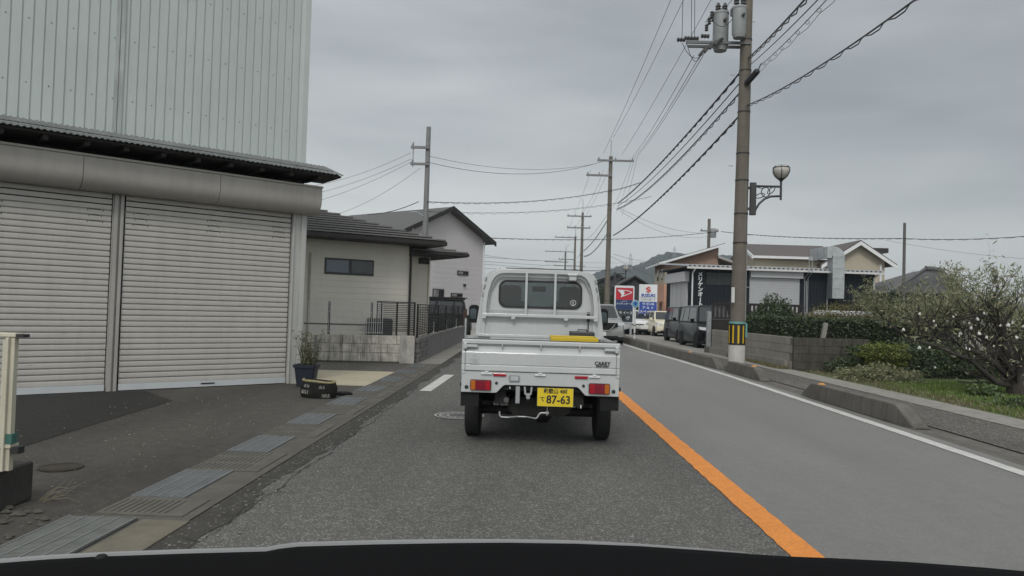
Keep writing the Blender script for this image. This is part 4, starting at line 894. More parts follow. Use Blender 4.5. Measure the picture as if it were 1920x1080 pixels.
car('parked_car', 'dark saloon half hidden behind the white hatchback under the blue letter sign', (8.0, 49.5, 0), R(80), 4.3, 1.7, 1.55, paint('dark_grey_paint', (.03, .035, .045)), .9, 1.05, .84, .4, .7, group='cars parked on the dealer forecourt')
car('parked_van', 'black box minivan nearest the brown gate fence, facing the road', (7.25, 28.8, 0), R(3), 3.4, 1.48, 1.66, paint('black_paint', (.006, .0065, .0075)), 1.0, .55, .92, .08, .3, group='black minivans parked at the forecourt edge', grille='tall', cat='van', wr=.28)
car('parked_van', 'black box minivan standing behind the other black van, next to the cream car', (7.4, 33.2, 0), R(3), 3.4, 1.48, 1.64, MATS['black_paint'], 1.0, .55, .92, .08, .3, group='black minivans parked at the forecourt edge', grille='tall', cat='van', wr=.28)
bv = car('parked_van', 'dark van with roof rack parked behind the black slat fence by the white house', (-5.95, 31.3, 0), R(-86), 3.5, 1.6, 1.62, paint('dark_green_black', (.016, .018, .017)), 1.0, .7, .95, .2, .4, cat='van')
MB().box(-.68, .68, .9, 3.3, 1.68, 1.71).box(-.62, -.58, 1., 3.2, 1.6, 1.69).box(.58, .62, 1., 3.2, 1.6, 1.69).build('roof_rack', DRK, bv)
# ---------------------------------------------------------------- dealer signs
def polymesh(name, loops, m, parent, org, sx, sz, y0, y1):
    lp = [[(org[0]+p[0]*sx, org[2]+p[1]*sz) for p in l] for l in loops]
    return MB().prism(lp[0], 'y', y0, y1, lp[1:]).build(name, m, parent)
SR = mat('sign_red', (.42, .012, .03), .35, var=.04); SNV = mat('sign_navy', (.015, .035, .12), .35, var=.04); SBL = mat('sign_blue', (.02, .06, .30), .35, var=.04); SW = mat('sign_white', (.62, .64, .66), .4, var=.03); SDG = mat('sign_dark', (.02, .03, .035), .4)
s1 = thing('dealer_sign', 'upright red and navy dealer sign with a white letter mark, left of the blue one', 'sign', (5.27, 42, 0))
w = .55; MB().prism(rrect(-w, w, .7, 2.78, .09), 'y', 0, .16).build('cabinet', SW, s1, bevel=.01)
MB().box(-w+.07, w-.07, -.012, .0, 1.99, 2.66).build('red_panel', SR, s1); MB().box(-w+.07, w-.07, -.012, .0, 1.45, 1.985).build('navy_panel', SNV, s1); MB().box(-w+.07, w-.07, -.012, .0, .74, 1.445).build('dark_panel', SDG, s1)
polymesh('emblem', [[(0, 1), (.35, 1), (.62, .97), (.85, .88), (.99, .74), (1.0, .66), (.93, .56), (.75, .4), (.5, .2), (.22, 0), (.30, .32), (.2, .6)], [(.42, .9), (.6, .88), (.78, .82), (.9, .72), (.92, .68), (.86, .6), (.68, .46), (.38, .25), (.5, .55)]], SW, s1, (-.40, 0, 2.12), .82, .42, -.03, -.012)
text('lettering', 'メリケンオート', .13, SW, s1, (0, -.014, 1.76), (1, 0, 0), (0, 0, 1), .003, bold=.002); text('lettering', 'DAIHATSU', .07, SW, s1, (0, -.014, 1.9), (1, 0, 0), (0, 0, 1), .003)
text('lettering', 'ミラ イース', .19, SW, s1, (0, -.014, 1.25), (1, 0, 0), (0, 0, 1), .003, bold=.003, sx=.95); text('lettering', 'ムーヴ', .22, SW, s1, (0, -.014, .95), (1, 0, 0), (0, 0, 1), .003, bold=.004)
for x in (-.4, .4): MB().box(x-.05, x+.05, .03, .13, 0, .72).build('leg', GAL, s1)
s2 = thing('dealer_sign', 'upright white and blue dealer sign with a red angular mark on top', 'sign', (7.07, 45, 0))
w = .54; MB().box(-w, w, 0, .18, 1.05, 3.0, .01).build('cabinet', SW, s2, bevel=.01)
MB().box(-w+.02, w-.02, -.012, 0, 1.07, 1.84).build('blue_panel', SBL, s2); MB().box(-w+.02, w-.02, -.01, 0, 2.1, 2.12).box(-w+.02, w-.02, -.01, 0, 1.85, 1.865).build('divider', SDG, s2)
polymesh('emblem', [[(.5, 1.0), (.9, .76), (.76, .67), (.5, .80), (.36, .72), (1.0, .33), (.5, 0), (.1, .24), (.24, .33), (.5, .20), (.64, .28), (0, .67)]], mat('emblem_red', (.5, .02, .03), .35), s2, (-.18, 0, 2.44), .36, .42, -.03, -.01)
text('lettering', 'SUZUKI', .25, SBL, s2, (0, -.014, 2.27), (1, 0, 0), (0, 0, 1), .004, bold=.012, sx=.98)
text('lettering', 'メリケンオート', .13, SDG, s2, (0, -.012, 1.98), (1, 0, 0), (0, 0, 1), .003, bold=.003)
for z, w_ in ((1.70, 'ワゴンR'), (1.45, 'ア ル ト'), (1.19, 'スペーシア')): text('lettering', w_, .19, SW, s2, (0, -.014, z), (1, 0, 0), (0, 0, 1), .003, bold=.006, sx=1.05)
for x in (-.35, .35): MB().box(x-.05, x+.05, .04, .14, -.3, 1.06).build('leg', GAL, s2)
s2.scale = (1, 1, .91); s2.location.z = .27
s3 = thing('round_sign', 'small round pale blue sign on a white pole at the end of the kerb', 'sign', (4.62, 33, 0))
MB().cyl((0, 0, 0), (0, 0, 1.75), .04, 12).build('pole', WHT, s3, smooth=True)
MB().lathe([(.165, 0), (.165, -.02)], (0, -.045, 1.68), 'y', 28).build('disc', SW, s3)
MB().lathe([(.15, 0), (.15, -.006)], (0, -.066, 1.68), 'y', 28).build('face', mat('pale_blue_face', (.1, .3, .42), .4), s3)
MB().box(-.05, .05, -.078, -.072, 1.61, 1.7).prism([(-.1, 1.7), (.1, 1.7), (0, 1.79)], 'y', -.078, -.072).build('arrow', SBL, s3)
for z in (.35, .7): MB().cyl((0, 0, z), (0, 0, z+.05), .043, 12).build('band', mat('band_dark', (.05, .05, .05), .5), s3)
# ---------------------------------------------------------------- black workshop of the dealer
KX, KY = 10.1, 47.0; ka = .075
bk = thing('garage_building', 'black clad garage with white vertical lettering and silver duct', 'building', (KX, KY, 0), ka)
BC = mat('black_cladding', (.012, .016, .021), .7, var=.08, vs=1, spec=.15)
WB = 11.75; HT = 4.32
def ribwall(b, x0, x1, y, z0, z1, p=.2, g=.02):
    x = x0; pr = []
    while x < x1-.01: xe = min(x+p, x1); pr += [(x, y), (xe-.03, y), (xe-.02, y+g), (xe-.01, y+g)]; x = xe
    pr.append((x1, y)); n = len(pr); b.add([(a, c, z0) for a, c in pr]+[(a, c, z1) for a, c in pr], [(i, i+1, n+i+1, n+i) for i in range(n-1)])
b = MB(); ribwall(b, 0, WB, 0, 0, HT-.05); b.quad((0, .02, 0), (0, 6.2, 0), (0, 6.2, HT-.05), (0, .02, HT-.05)); b.quad((WB, .02, 0), (WB, 6.2, 0), (WB, 6.2, HT), (WB, .02, HT)); b.quad((0, 6.2, 0), (WB, 6.2, 0), (WB, 6.2, HT), (0, 6.2, HT))
b.build('wall', BC, bk, fix=False)
RM = mat('metal_roof', (.34, .35, .36), .45, metal=.3, var=.1)
b = MB(); n = 170; lo_ = []; hi_ = []
for i in range(n+1):
    x = -.5+(WB+.8)*i/n; z = .045*(1 if (i//2) % 2 else -1); lo_.append((x, -.55, HT+z)); hi_.append((x, 6.5, HT+.5+z))
nn = n+1; b.add(lo_+hi_+[(p[0], p[1], p[2]-.03) for p in lo_]+[(p[0], p[1], p[2]-.03) for p in hi_], [(i, i+1, nn+i+1, nn+i) for i in range(n)]+[(2*nn+i, 2*nn+i+1, 3*nn+i+1, 3*nn+i) for i in range(n)]+[(i, i+1, 2*nn+i+1, 2*nn+i) for i in range(n)])
b.build('roof', RM, bk, fix=False)
MB().box(-.5, WB+.3, -.62, -.5, HT-.2, HT-.07).build('gutter', mat('white_gutter', (.5, .5, .5), .5), bk); MB().box(-.5, WB+.3, -.5, 6.3, HT-.12, HT-.06).build('soffit', BC, bk)
b = MB(); ribwall(b, 0, .01, .5, 0, .1)
MB().box(-.05, -.0, .9, 5.0, 0, 3.35).build('sliding_door', mat('white_steel_door', (.5, .5, .51), .5, var=.05, streak=.06), bk)
MB().box(-.35, .0, .6, 5.4, 3.35, 4.0).build('shutter_box', MATS['white_steel_door'], bk, bevel=.03)
for y in (2.3, 3.4, 4.5): MB().box(-.058, -.05, y-.01, y+.01, 0, 3.35).build('door_seam', mat('seam_grey', (.2, .2, .2), .6), bk)
b = MB(); b.tube([(.02, -.55, HT-.2), (.0, -.3, HT-.35), (.0, -.06, HT-.45), (.0, -.06, 0)], .05, 8); b.build('downpipe', WHT, bk, smooth=True)
b = MB(); b.tube([(WB-.1, -.55, HT-.2), (WB-.1, -.06, HT-.4), (WB-.1, -.06, 0)], .055, 8); b.build('downpipe', WHT, bk, smooth=True)
def onk(px, py, yo=0.):
    d = ray(px, py); dd = Vector((math.cos(ka), math.sin(ka), 0)); n = Vector((-dd.y, dd.x, 0)); o = Vector((KX, KY, 0))+n*yo
    k = (o-Vector((0, 0, CAM_Z))).dot(n)/d.dot(n); P_ = Vector((0, 0, CAM_Z))+d*k; return (P_-o).dot(dd), P_.z
for i, ch in enumerate('メリケンオ|ト'):
    x, z = onk(1313, 515+i*9.3)
    if ch == '|': MB().box(x-.03, x+.03, -.03, -.01, z-.17, z+.12).build('lettering', SW, bk)
    else: text('lettering', ch, .33, SW, bk, (x, -.012, z), (1, 0, 0), (0, 0, 1), .008, bold=.012)
x0, z1 = onk(1325, 511); x1, z0 = onk(1372, 535)
w_ = MB().box(x0, x1, -.05, .0, z0, z1).build('window', DRK, bk); MB().box(x0+.06, (x0+x1)/2-.04, -.06, -.045, z0+.06, z1-.06).build('pane', mat('reflecting_pane', (.025, .028, .03), .35, spec=.2), w_); MB().box((x0+x1)/2+.04, x1-.06, -.06, -.045, z0+.06, z1-.06).build('pane', MATS['reflecting_pane'], w_)
x0, z1 = onk(1405, 506); x1, z0 = onk(1503, 523)
MB().box(x0, x1, -.3, .0, z0, z1).build('shutter_box', mat('pale_grey_shutter', (.36, .37, .385), .5, var=.04), bk, bevel=.02)
b = MB(); z = 0; x1b = onk(1499, 530)[0]
while z < z0: b.box(x0+.03, x1b, -.03, .0, z, z+.085); z += .1
b.build('shutter', MATS['pale_grey_shutter'], bk); MB().box(x0+.03, x1b, -.012, .002, 0, z0).build('shutter_seam', mat('shutter_gap', (.25, .26, .27), .6), bk)
DUC = mat('duct_steel', (.42, .44, .45), .35, metal=.75, var=.2, vs=3)
x0 = onk(1555.5, 540, -.6)[0]; x1 = onk(1577.5, 540, -.6)[0]; zt = onk(1566, 458, -.6)[1]; zb = onk(1566, 560, -.6)[1]; xm = (x0+x1)/2; rw = (x1-x0)/2
b = MB(); z = max(zb, .6)
while z < zt-.8: b.box(x0, x1, -.98, -.22, z, min(z+.62, zt-.8)); b.box(x0-.02, x1+.02, -1., -.2, min(z+.6, zt-.82), min(z+.62, zt-.8)); z += .62
secs = []
for i in range(8):
    a = R(90*i/7); cx = x0-.06; rr0, rr1 = .06, .06+2*rw
    secs.append([(cx+rr1*math.cos(a), -.98, zt-.8+rr1*math.sin(a)*.8), (cx+rr1*math.cos(a), -.22, zt-.8+rr1*math.sin(a)*.8), (cx+rr0*math.cos(a), -.22, zt-.8+rr0*math.sin(a)*.8), (cx+rr0*math.cos(a), -.98, zt-.8+rr0*math.sin(a)*.8)])
b.loft(secs); e0 = zt-.8
for i in range(5): b.box(x0-.34-.0*i, x0-.04, -.95+.5*i, -.5+.5*i, e0-.1, e0+(.06+2*rw)*.8-.03)
b.build('exhaust_duct', DUC, bk, bevel=.01)
b = MB(); b.tube([onk(1511, 568)[0:1]+(-.1, 0), onk(1511, 505)[0:1]+(-.1, 3.6)], .03, 6)
for px in (1507, 1513):
    xx = onk(px, 540)[0]; b.tube([(xx, -.12, 0), (xx, -.12, 3.8), (xx, -.7, 4.1), (xx, -.7, 4.9)], .022, 6)
b.box(onk(1511, 500)[0]-.12, onk(1511, 500)[0]+.12, -.75, -.65, 4.85, 5.1); b.build('conduit', GAL, bk)
xx = onk(1550, 540)[0]; MB().tube([(xx, -.1, 0), (xx, -.1, 3.55), (xx+.1, -.12, 3.7)], .05, 8).build('vent_pipe', GAL, bk)
# ---------------------------------------------------------------- pink house behind it
ph = thing('house', 'pink and cream house with single slope roof behind the black garage', 'house', (10.2, 57, 0), 0)
PNK = mat('pink_render', (.56, .32, .23), .8, var=.05); CRD = mat('cream_render', (.52, .46, .36), .8, var=.04); BRN = mat('brown_brick', (.30, .20, .15), .85, var=.2, vs=14)
MB().box(-.06, 9, 0, 4.9, 0, 3.55).build('lower_wall', PNK, ph); MB().box(.0, 9, .05, 4.85, 3.55, 4.45).build('upper_wall', CRD, ph)
MB().hexa([(.0, .06, 4.45), (4.0, .06, 4.45), (4.0, 4.8, 4.45), (0, 4.8, 4.45)], [(.0, .06, 5.2), (4.0, .06, 6.5), (4.0, 4.8, 6.5), (0, 4.8, 5.2)]).build('gable_wall', BRN, ph)
MB().box(.35, 3.9, -.02, .04, 3.6, 4.9).build('brick_panel', BRN, ph)
MB().hexa([(-.6, -.7, 5.0), (4.3, -.7, 6.58), (4.3, 5.4, 6.58), (-.6, 5.4, 5.0)], [(-.6, -.7, 5.12), (4.3, -.7, 6.70), (4.3, 5.4, 6.70), (-.6, 5.4, 5.12)]).build('roof', TIL2, ph)
MB().hexa([(-.65, -.75, 4.9), (4.3, -.75, 6.5), (4.3, -.7, 6.5), (-.65, -.7, 4.9)], [(-.65, -.75, 5.08), (4.3, -.75, 6.66), (4.3, -.7, 6.66), (-.65, -.7, 5.08)]).box(-.68, -.6, -.75, 5.4, 4.9, 5.06).build('fascia', WHT, ph)
for y in (.7, 2.6):
    w_ = MB().box(-.04, .0, y, y+.75, 3.75, 4.75).build('window', CRD, ph); MB().box(-.06, -.035, y+.1, y+.65, 3.85, 4.65).build('pane', DGL, w_)
MB().box(-.1, -.05, .9, 1.6, 0, 2.0).build('door', mat('door_brown', (.10, .07, .04), .6), ph); MB().box(-.8, -.0, .5, 2.0, 2.15, 2.25).build('porch_roof', BRN, ph)
MB().hexa([(3.9, -.3, 5.6), (7.6, -.3, 4.4), (7.6, 5, 4.4), (3.9, 5, 5.6)], [(3.9, -.3, 5.8), (7.6, -.3, 4.6), (7.6, 5, 4.6), (3.9, 5, 5.8)]).build('side_roof', mat('pale_roof', (.3, .29, .28), .6), ph)
# beige gabled house to the right
def K(px, py, Y): p = at(px, py, Y); return p.x, p.z
bh = thing('house', 'large cream house with dark gable roofs rising behind the black garage', 'house', (0, 60, 0))
CRW = mat('cream_siding', (.38, .345, .27), .8, var=.04, streak=.04); DRF = mat('brown_shingle', (.095, .085, .08), .8, var=.12, vs=9, fine=.15, fs=30)
xa, za = K(1608, 455, 60); xl, zl = K(1556, 487, 60); xr, zr = K(1659, 489, 60); zl = zr = (zl+zr)/2
MB().prism([(xl, 0), (xr, 0), (xr, zr), (xa, za), (xl, zl)], 'y', 0, 8).build('gable_wall', CRW, bh)
b = MB()
def slope(b, x0, z0, x1, z1, y0, y1, th=.15): b.hexa([(x0, y0, z0), (x1, y0, z1), (x1, y1, z1), (x0, y1, z0)], [(x0, y0, z0+th), (x1, y0, z1+th), (x1, y1, z1+th), (x0, y1, z0+th)])
sl_ = (za-zr)/(xr-xa)
slope(b, xa, za+.02, xr+.7, zr-.7*sl_+.02, -.6, 8.4); slope(b, xl-.9, zl-.9*sl_+.02, xa, za+.02, -.6, 8.4); b.build('roof', DRF, bh)
b = MB()
for (x0, z0, x1, z1) in ((xa, za, xr+.72, zr-.72*sl_), (xl-.9, zl-.9*sl_, xa, za)): slope(b, x0, z0-.24, x1, z1-.24, -.66, -.6, .3)
b.build('verge_board', WHT, bh)
# long wing with slope facing the road viewer
xw0, zw0 = K(1405, 488, 60); xw1, _ = K(1560, 480, 60); zr_ = K(1418, 454, 60)[1]; ze = K(1450, 482, 60)[1]
MB().box(xw0+.5, xw1, .3, 6, 0, ze).build('wall', CRW, bh)
MB().prism([(.3, ze), (6.3, ze), (3.3, zr_-.1)], 'x', xw0+.55, xw0+.7).build('wing_gable', CRW, bh)
b = MB(); b.hexa([(xw0+.2, -.3, ze-.1), (xw1+.5, -.3, ze-.1), (xw1+.5, 3.3, zr_), (xw0+.2, 3.3, zr_)], [(xw0+.2, -.3, ze+.05), (xw1+.5, -.3, ze+.05), (xw1+.5, 3.3, zr_+.15), (xw0+.2, 3.3, zr_+.15)]); b.hexa([(xw0+.2, 3.3, zr_), (xw1+.5, 3.3, zr_), (xw1+.5, 7, ze-.1), (xw0+.2, 7, ze-.1)], [(xw0+.2, 3.3, zr_+.15), (xw1+.5, 3.3, zr_+.15), (xw1+.5, 7, ze+.05), (xw0+.2, 7, ze+.05)]); b.build('wing_roof', DRF, bh)
MB().box(xw0+.2, xw1+.3, -.4, -.3, ze-.14, ze+.06).hexa([(xw0+.1, -.35, ze-.2), (xw0+.2, -.35, ze-.2), (xw0+.2, 3.3, zr_-.1), (xw0+.1, 3.3, zr_-.1)], [(xw0+.1, -.35, ze+.08), (xw0+.2, -.35, ze+.08), (xw0+.2, 3.3, zr_+.18), (xw0+.1, 3.3, zr_+.18)]).build('fascia', WHT, bh)
# slightly rotated hip: dish like dark wing board at right
xq, zq = K(1640, 468, 60); MB().box(xq-.2, xq+1.0, -.2, 1.5, zq-.25, zq+.12).build('solar_panel', TIL2, bh)
MB().cyl((xr-.35, -.06, .2), (xr-.35, -.06, zr-.3), .09, 8).build('downpipe', WHT, bh)
# tiled old house roof far right
oh_ = thing('house', 'old house with grey tiled gable roof half hidden by the orchard', 'house', (0, 45, 0))
xa, za = K(1735, 507, 47.2); xl, zl = K(1672, 548, 44.2); xr, zr = K(1816, 548, 44.2)
OT = mat('grey_clay_tile', (.075, .075, .077), .55, var=.25, vs=10)
MB().box(xl+.8, xr-.8, 0, 6.5, 0, zl+.1).build('wall', mat('brown_plaster', (.12, .11, .095), .9), oh_)
xb_ = K(1766, 514, 47.2)[0]; e0_ = [(xl, -.8, zl), (xr, -.8, zl), (xr, 7, zl), (xl, 7, zl)]
MB().hexa(e0_, [(xa, 2.2, za), (xb_, 2.2, za-.1), (xb_, 3.6, za-.1), (xa, 3.6, za)]).build('roof', OT, oh_)
b = MB(); b.tube([(xa, 2.2, za+.12), (xb_, 2.2, za+.02)], .17, 8)
for (p, q) in (((xl, -.8, zl), (xa, 2.2, za)), ((xr, -.8, zl), (xb_, 2.2, za-.1))): b.tube([Vector(p)+Vector((0, 0, .06)), Vector(q)+Vector((0, 0, .1))], .11, 6)
b.build('ridge', OT, oh_)
b = MB()
for i in range(1, 26):
    f = i/26; x0 = xl+(xr-xl)*f; x1 = xa+(xb_-xa)*f; b.tube([(x0, -.8, zl+.03), (x1, 2.2, za-.03)], .035, 5)
b.build('tile_rolls', OT, oh_)
# dark distant houses under the hill
DH = mat('dark_house_wall', (.045, .05, .055), .8, var=.2)
for (pl_, pa_, pr_, yt, yb2, Y, lab) in ((1118, 1158, 1178, 516, 528, 75, 'dark house with a low gable behind the second utility pole'), (1160, 1190, 1216, 520, 536, 66, 'dark grey gabled house just above the red dealer sign')):
    t = thing('house', lab, 'house', (0, Y, 0)); xa, za = K(pa_, yt, Y); xl, zl = K(pl_, yb2, Y); xr, zr = K(pr_, yb2, Y)
    MB().prism([(xl+.3, 0), (xr-.3, 0), (xr-.3, zr), (xa, za), (xl+.3, zl)], 'y', 0, 8).build('wall', DH, t); b = MB(); slope(b, xl, zl, xa, za, -.4, 8, .15); slope(b, xa, za, xr, zr, -.4, 8, .15); b.build('roof', TIL2, t)
# small distant house at x 1640
t = thing('house', 'tiny distant grey roofed house right of the cream house', 'house', (0, 120, 0)); xa, za = K(1655, 543, 120); xl, _ = K(1630, 552, 120); xr, zr = K(1690, 553, 120)
MB().box(xl, xr, 0, 8, 0, zr).build('wall', DH, t); MB().hexa([(xl-1, -1, zr), (xr+1, -1, zr), (xr+1, 9, zr), (xl-1, 9, zr)], [(xl+1, 3, za), (xr-1, 3, za), (xr-1, 5, za), (xl+1, 5, za)]).build('roof', mat('bluish_tile', (.06, .075, .1), .5), t)
# ---------------------------------------------------------------- right block wall, gate fence
rw1 = thing('block_wall', 'pale weathered block wall running along the footpath behind the utility pole', 'wall', (6.53, 18.75, 0), math.atan2(.36, 6.75))
b = MB()
for row in range(4):
    y = .0-(row % 2)*.0
    y = .2 if row % 2 else 0
    while y < 6.7: ye = min(y+.394, 6.8); d = r9.uniform(0, .004); b.box(.02-d, .14, y, ye, .0+.02+row*.2, .02+row*.2+.192); y += .4
RB = mat('pale_stained_block', (.26, .245, .215), .9, var=.22, vs=3, bump=.4, bs=60, streak=.4, hue=(.1, .09, .07), fine=.1)
b.build('blocks', RB, rw1, bevel=.004); MB().box(.03, .13, .0, 6.8, 0, .81).build('mortar', mat('wall_mortar', (.14, .13, .11), .95), rw1); MB().box(-.06, .03, .3, 6.8, 0, .22).build('footing', CONL, rw1)
rw2 = thing('block_wall', 'dark mossy block wall facing the camera beside the shrubs', 'wall', (6.53, 18.72, 0), R(7))
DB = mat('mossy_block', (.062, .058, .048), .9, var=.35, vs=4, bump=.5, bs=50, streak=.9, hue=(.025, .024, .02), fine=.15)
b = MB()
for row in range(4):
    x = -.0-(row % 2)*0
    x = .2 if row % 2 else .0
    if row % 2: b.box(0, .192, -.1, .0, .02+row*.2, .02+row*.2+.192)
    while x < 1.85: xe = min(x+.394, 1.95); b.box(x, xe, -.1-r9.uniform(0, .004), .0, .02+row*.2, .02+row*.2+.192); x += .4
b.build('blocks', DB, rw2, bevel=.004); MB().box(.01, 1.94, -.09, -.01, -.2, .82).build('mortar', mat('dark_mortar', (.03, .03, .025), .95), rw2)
lp = thing('concrete_stake', 'leaning pale concrete stake rising from the hedge behind the block walls', 'post', (7.85, 20.4, .3), 0); MB().hexa([(-.06, -.05, 0), (.06, -.05, 0), (.06, .05, 0), (-.06, .05, 0)], [(.1, -.045, .9), (.2, -.045, .88), (.2, .045, .88), (.1, .045, .9)]).build('stake', CONL, lp)
DW = mat('dark_fence_wood', (.025, .02, .018), .8, var=.3, vs=8)
gf = thing('wooden_gate_fence', 'dark brown board gate fence with a slatted top, left of the utility pole base', 'fence', (6.15, 25.75, 0), R(2))
MB().box(-.08, .06, -.05, .1, 0, 1.42).build('post', GAL, gf, bevel=.01); MB().box(-.12, .12, -.12, .12, 0, .22).build('footing', CON, gf)
MB().box(.08, 3.2, 0, .05, .55, 1.15).build('board_panel', DW, gf); b = MB(); x = .1
while x < 3.2: b.box(x, x+.07, .0, .03, 1.2, 1.68); x += .14
b.box(.06, 3.2, -.02, .05, 1.66, 1.74).box(.06, 3.2, -.02, .05, 1.17, 1.23).build('slats', DW, gf)
MB().box(.07, .1, .0, .05, 0, 1.7).build('frame', DRK, gf)
wf = thing('picket_fence', 'grey wooden picket fence above the hedge in front of the black garage', 'fence', (8.6, 27.5, 0), R(3))
b = MB(); x = 0
while x < 4.6: b.box(x, x+.075, 0, .025, .3, 1.5); x += .145
b.build('pickets', mat('grey_picket', (.2, .19, .175), .8, var=.25, vs=10), wf); MB().box(0, 4.7, .03, .06, 1.35, 1.42).box(0, 4.7, .03, .06, .6, .67).build('rail', DW, wf)
lb = thing('white_barrier', 'low white panel fence in front of the garage shutter', 'fence', (13.6, 36, 0), R(2)); MB().box(0, 5.2, 0, .06, .9, 1.62).build('panel', mat('white_panel', (.42, .43, .43), .6, var=.1), lb); MB().box(0, 5.2, -.02, .08, 1.62, 1.68).build('rail', WHT, lb)
for x in (.0, 1.7, 3.4, 5.1): MB().box(x, x+.06, .06, .12, 0, 1.62).build('post', WHT, lb)
# ---------------------------------------------------------------- utility poles
def insulator(b, x, y, z, s=1.):
    b.lathe([(.012*s, 0), (.012*s, .03*s), (.045*s, .04*s), (.03*s, .07*s), (.045*s, .08*s), (.03*s, .11*s), (.015*s, .14*s)], (x, y, z), n=8)
def pole(x, y, H, r0, r1, lab, arms=(), lean=0., top=0., m=None, grp='utility poles', bands=()):
    t = thing('utility_pole', lab, 'utility pole', (x, y, 0), 0, grp); n = 10
    MB().tube([(lean*H*i/n, 0, H*i/n) for i in range(n+1)], [r0+(r1-r0)*i/n for i in range(n+1)], 20).build('shaft', m or CONP, t, smooth=True)
    if top: MB().cyl((lean*H, 0, H), (lean*H, 0, H+top), .03, 6).build('lightning_rod', GAL, t)
    for (z, xa, xb, k) in arms:
        a = MB().box(lean*z+xa, lean*z+xb, -r1-.13, -r1-.01, z-.06, z+.06).build('crossarm', mat('arm_steel', (.16, .165, .17), .6, var=.15), t)
        for j in range(k):
            b = MB(); insulator(b, lean*z+xa+.1+(xb-xa-.2)*j/max(1, k-1), -r1-.07, z+.04, 1.3); b.build('insulator', mat('grey_insulator', (.2, .2, .2), .3), a)
    for z in bands:
        rr0 = r0+(r1-r0)*z/H; MB().lathe([(rr0+.01, -.014), (rr0+.01, .014)], (lean*z, 0, z), n=20).build('band', DRK, t)
    return t
P1 = pole(4.95, 17.95, 13, .178, .105, 'big concrete utility pole on the right with transformers and striped guard wrap', arms=((12.0, -1.4, .9, 4),), lean=.008, bands=(3.05, 3.75, 4.55, 5.2, 6.2, 7.2, 7.95))
MB().lathe([(.192, 0), (.189, .62)], (0, 0, 0), n=24).build('white_base', mat('dirty_white_paint', (.47, .46, .44), .8, var=.1, vs=6, streak=.3, hue=(.2, .17, .13)), P1, smooth=True)
sw_ = MB().lathe([(.196, 0), (.192, .50)], (0, 0, .62), n=24).build('guard_wrap', mat('wrap_black', (.012, .012, .012), .5), P1, smooth=True)
b = MB()
for k in range(10):
    a0 = R(k*36+6)
    v = [((.200)*math.cos(a), .200*math.sin(a), z) for z in (.66, 1.08) for a in (a0, a0+R(6), a0+R(12))]
    b.add(v, [(0, 1, 4, 3), (1, 2, 5, 4)])
b.build('yellow_stripes', mat('reflective_yellow', (.55, .36, .01), .4), sw_)
MB().lathe([(.194, 0), (.193, .05)], (0, 0, 1.12), n=24).build('teal_band', mat('teal_band', (.12, .3, .28), .6), P1)
MB().box(.17, .21, -.1, .04, .8, 1.14).build('teal_sign', mat('teal_band', (0, 0, 0)), P1)
MB().box(-.2, -.13, -.2, -.15, 1.62, 1.98).build('name_plate', mat('plate_white', (.5, .5, .48), .5), P1)
b = MB(); b.tube([(.16, -.08, 1.2), (.155, -.08, 3.), (.145, -.06, 5.5), (.13, -.05, 8.2)], .018, 6); b.tube([(.1, -.13, 3.2), (.1, -.13, 4.6), (.12, -.11, 5.0)], .012, 5); b.build('conduit', mat('grey_conduit', (.2, .2, .2), .6), P1)
b = MB()
for z in (2.0, 2.45, 3.25, 4.9, 5.9, 7.1, 8.4, 9.3): b.cyl((-.18 if int(z*10) % 2 else .14, 0, z), (-.30 if int(z*10) % 2 else .28, 0, z), .009, 5)
b.build('step_bolts', GAL, P1)
# transformers
TG = mat('transformer_grey', (.26, .275, .28), .5, var=.06, streak=.1)
for (dx, dy, z0, z1, r_, lab) in ((-.54, .05, 7.69, 8.63, .185, ''), (-.2, -.32, 7.88, 8.62, .165, '')):
    t_ = MB().lathe([(r_*.8, 0), (r_*.85, .04), (r_, .1), (r_, z1-z0-.06), (r_*1.06, z1-z0-.05), (r_*1.06, z1-z0), (r_*.3, z1-z0+.05)], (dx, dy, z0), n=24).build('transformer', TG, P1, smooth=True)
    for q in (-.08, .08): b = MB(); insulator(b, dx+q, dy-.04, z1, 1.6); b.build('bushing', mat('dark_porcelain', (.05, .05, .05), .3), t_)
    b = MB(); b.lathe([(.04, 0), (.04, -.06), (.02, -.07)], (dx+.05, dy-r_, z1-.25), 'y', 10); b.box(dx-r_-.04, dx-r_+.02, dy-.03, dy+.03, z1-.22, z1-.05); b.build('gauge', mat('dark_porcelain', (.05, .05, .05), .3), t_)
MB().box(-1.4, .14, -.16, -.1, 7.8, 7.86).box(-1.3, .12, .12, .18, 7.8, 7.86).build('transformer_arm', mat('dull_steel', (.12, .125, .13), .6), P1)
b = MB()
for (x, z) in ((-1.52, 7.88), (-1.35, 7.92), (-1.2, 7.92), (-.95, 7.98)): b.lathe([(.03, -.1), (.06, -.08), (.035, -.03), (.06, 0), (.035, .03), (.06, .08), (.03, .1)], (x, -.13, z), 'x', 8)
for i in range(4):
    x = -1.1+i*.12; b.tube([(x, -.2-i*.02, 7.48+i*.08), (x+.12, -.2, 7.63+i*.08), (x+.2, -.2, 7.73+i*.06)], .035, 6)
for i in range(3): b.lathe([(.02, 0), (.05, .02), (.03, .05), (.05, .08), (.03, .11), (.05, .14), (.02, .17)], (-.92+i*.06, -.13, 8.1+i*.16), n=8)
b.build('cutout_switches', mat('dark_porcelain', (0, 0, 0)), P1)
b = MB()
def arc(b, p, q, s, r=.007, n=8):
    p, q = Vector(p), Vector(q); b.tube([p+(q-p)*(i/n)+Vector((0, 0, -s*4*(i/n)*(1-i/n))) for i in range(n+1)], r, 5)
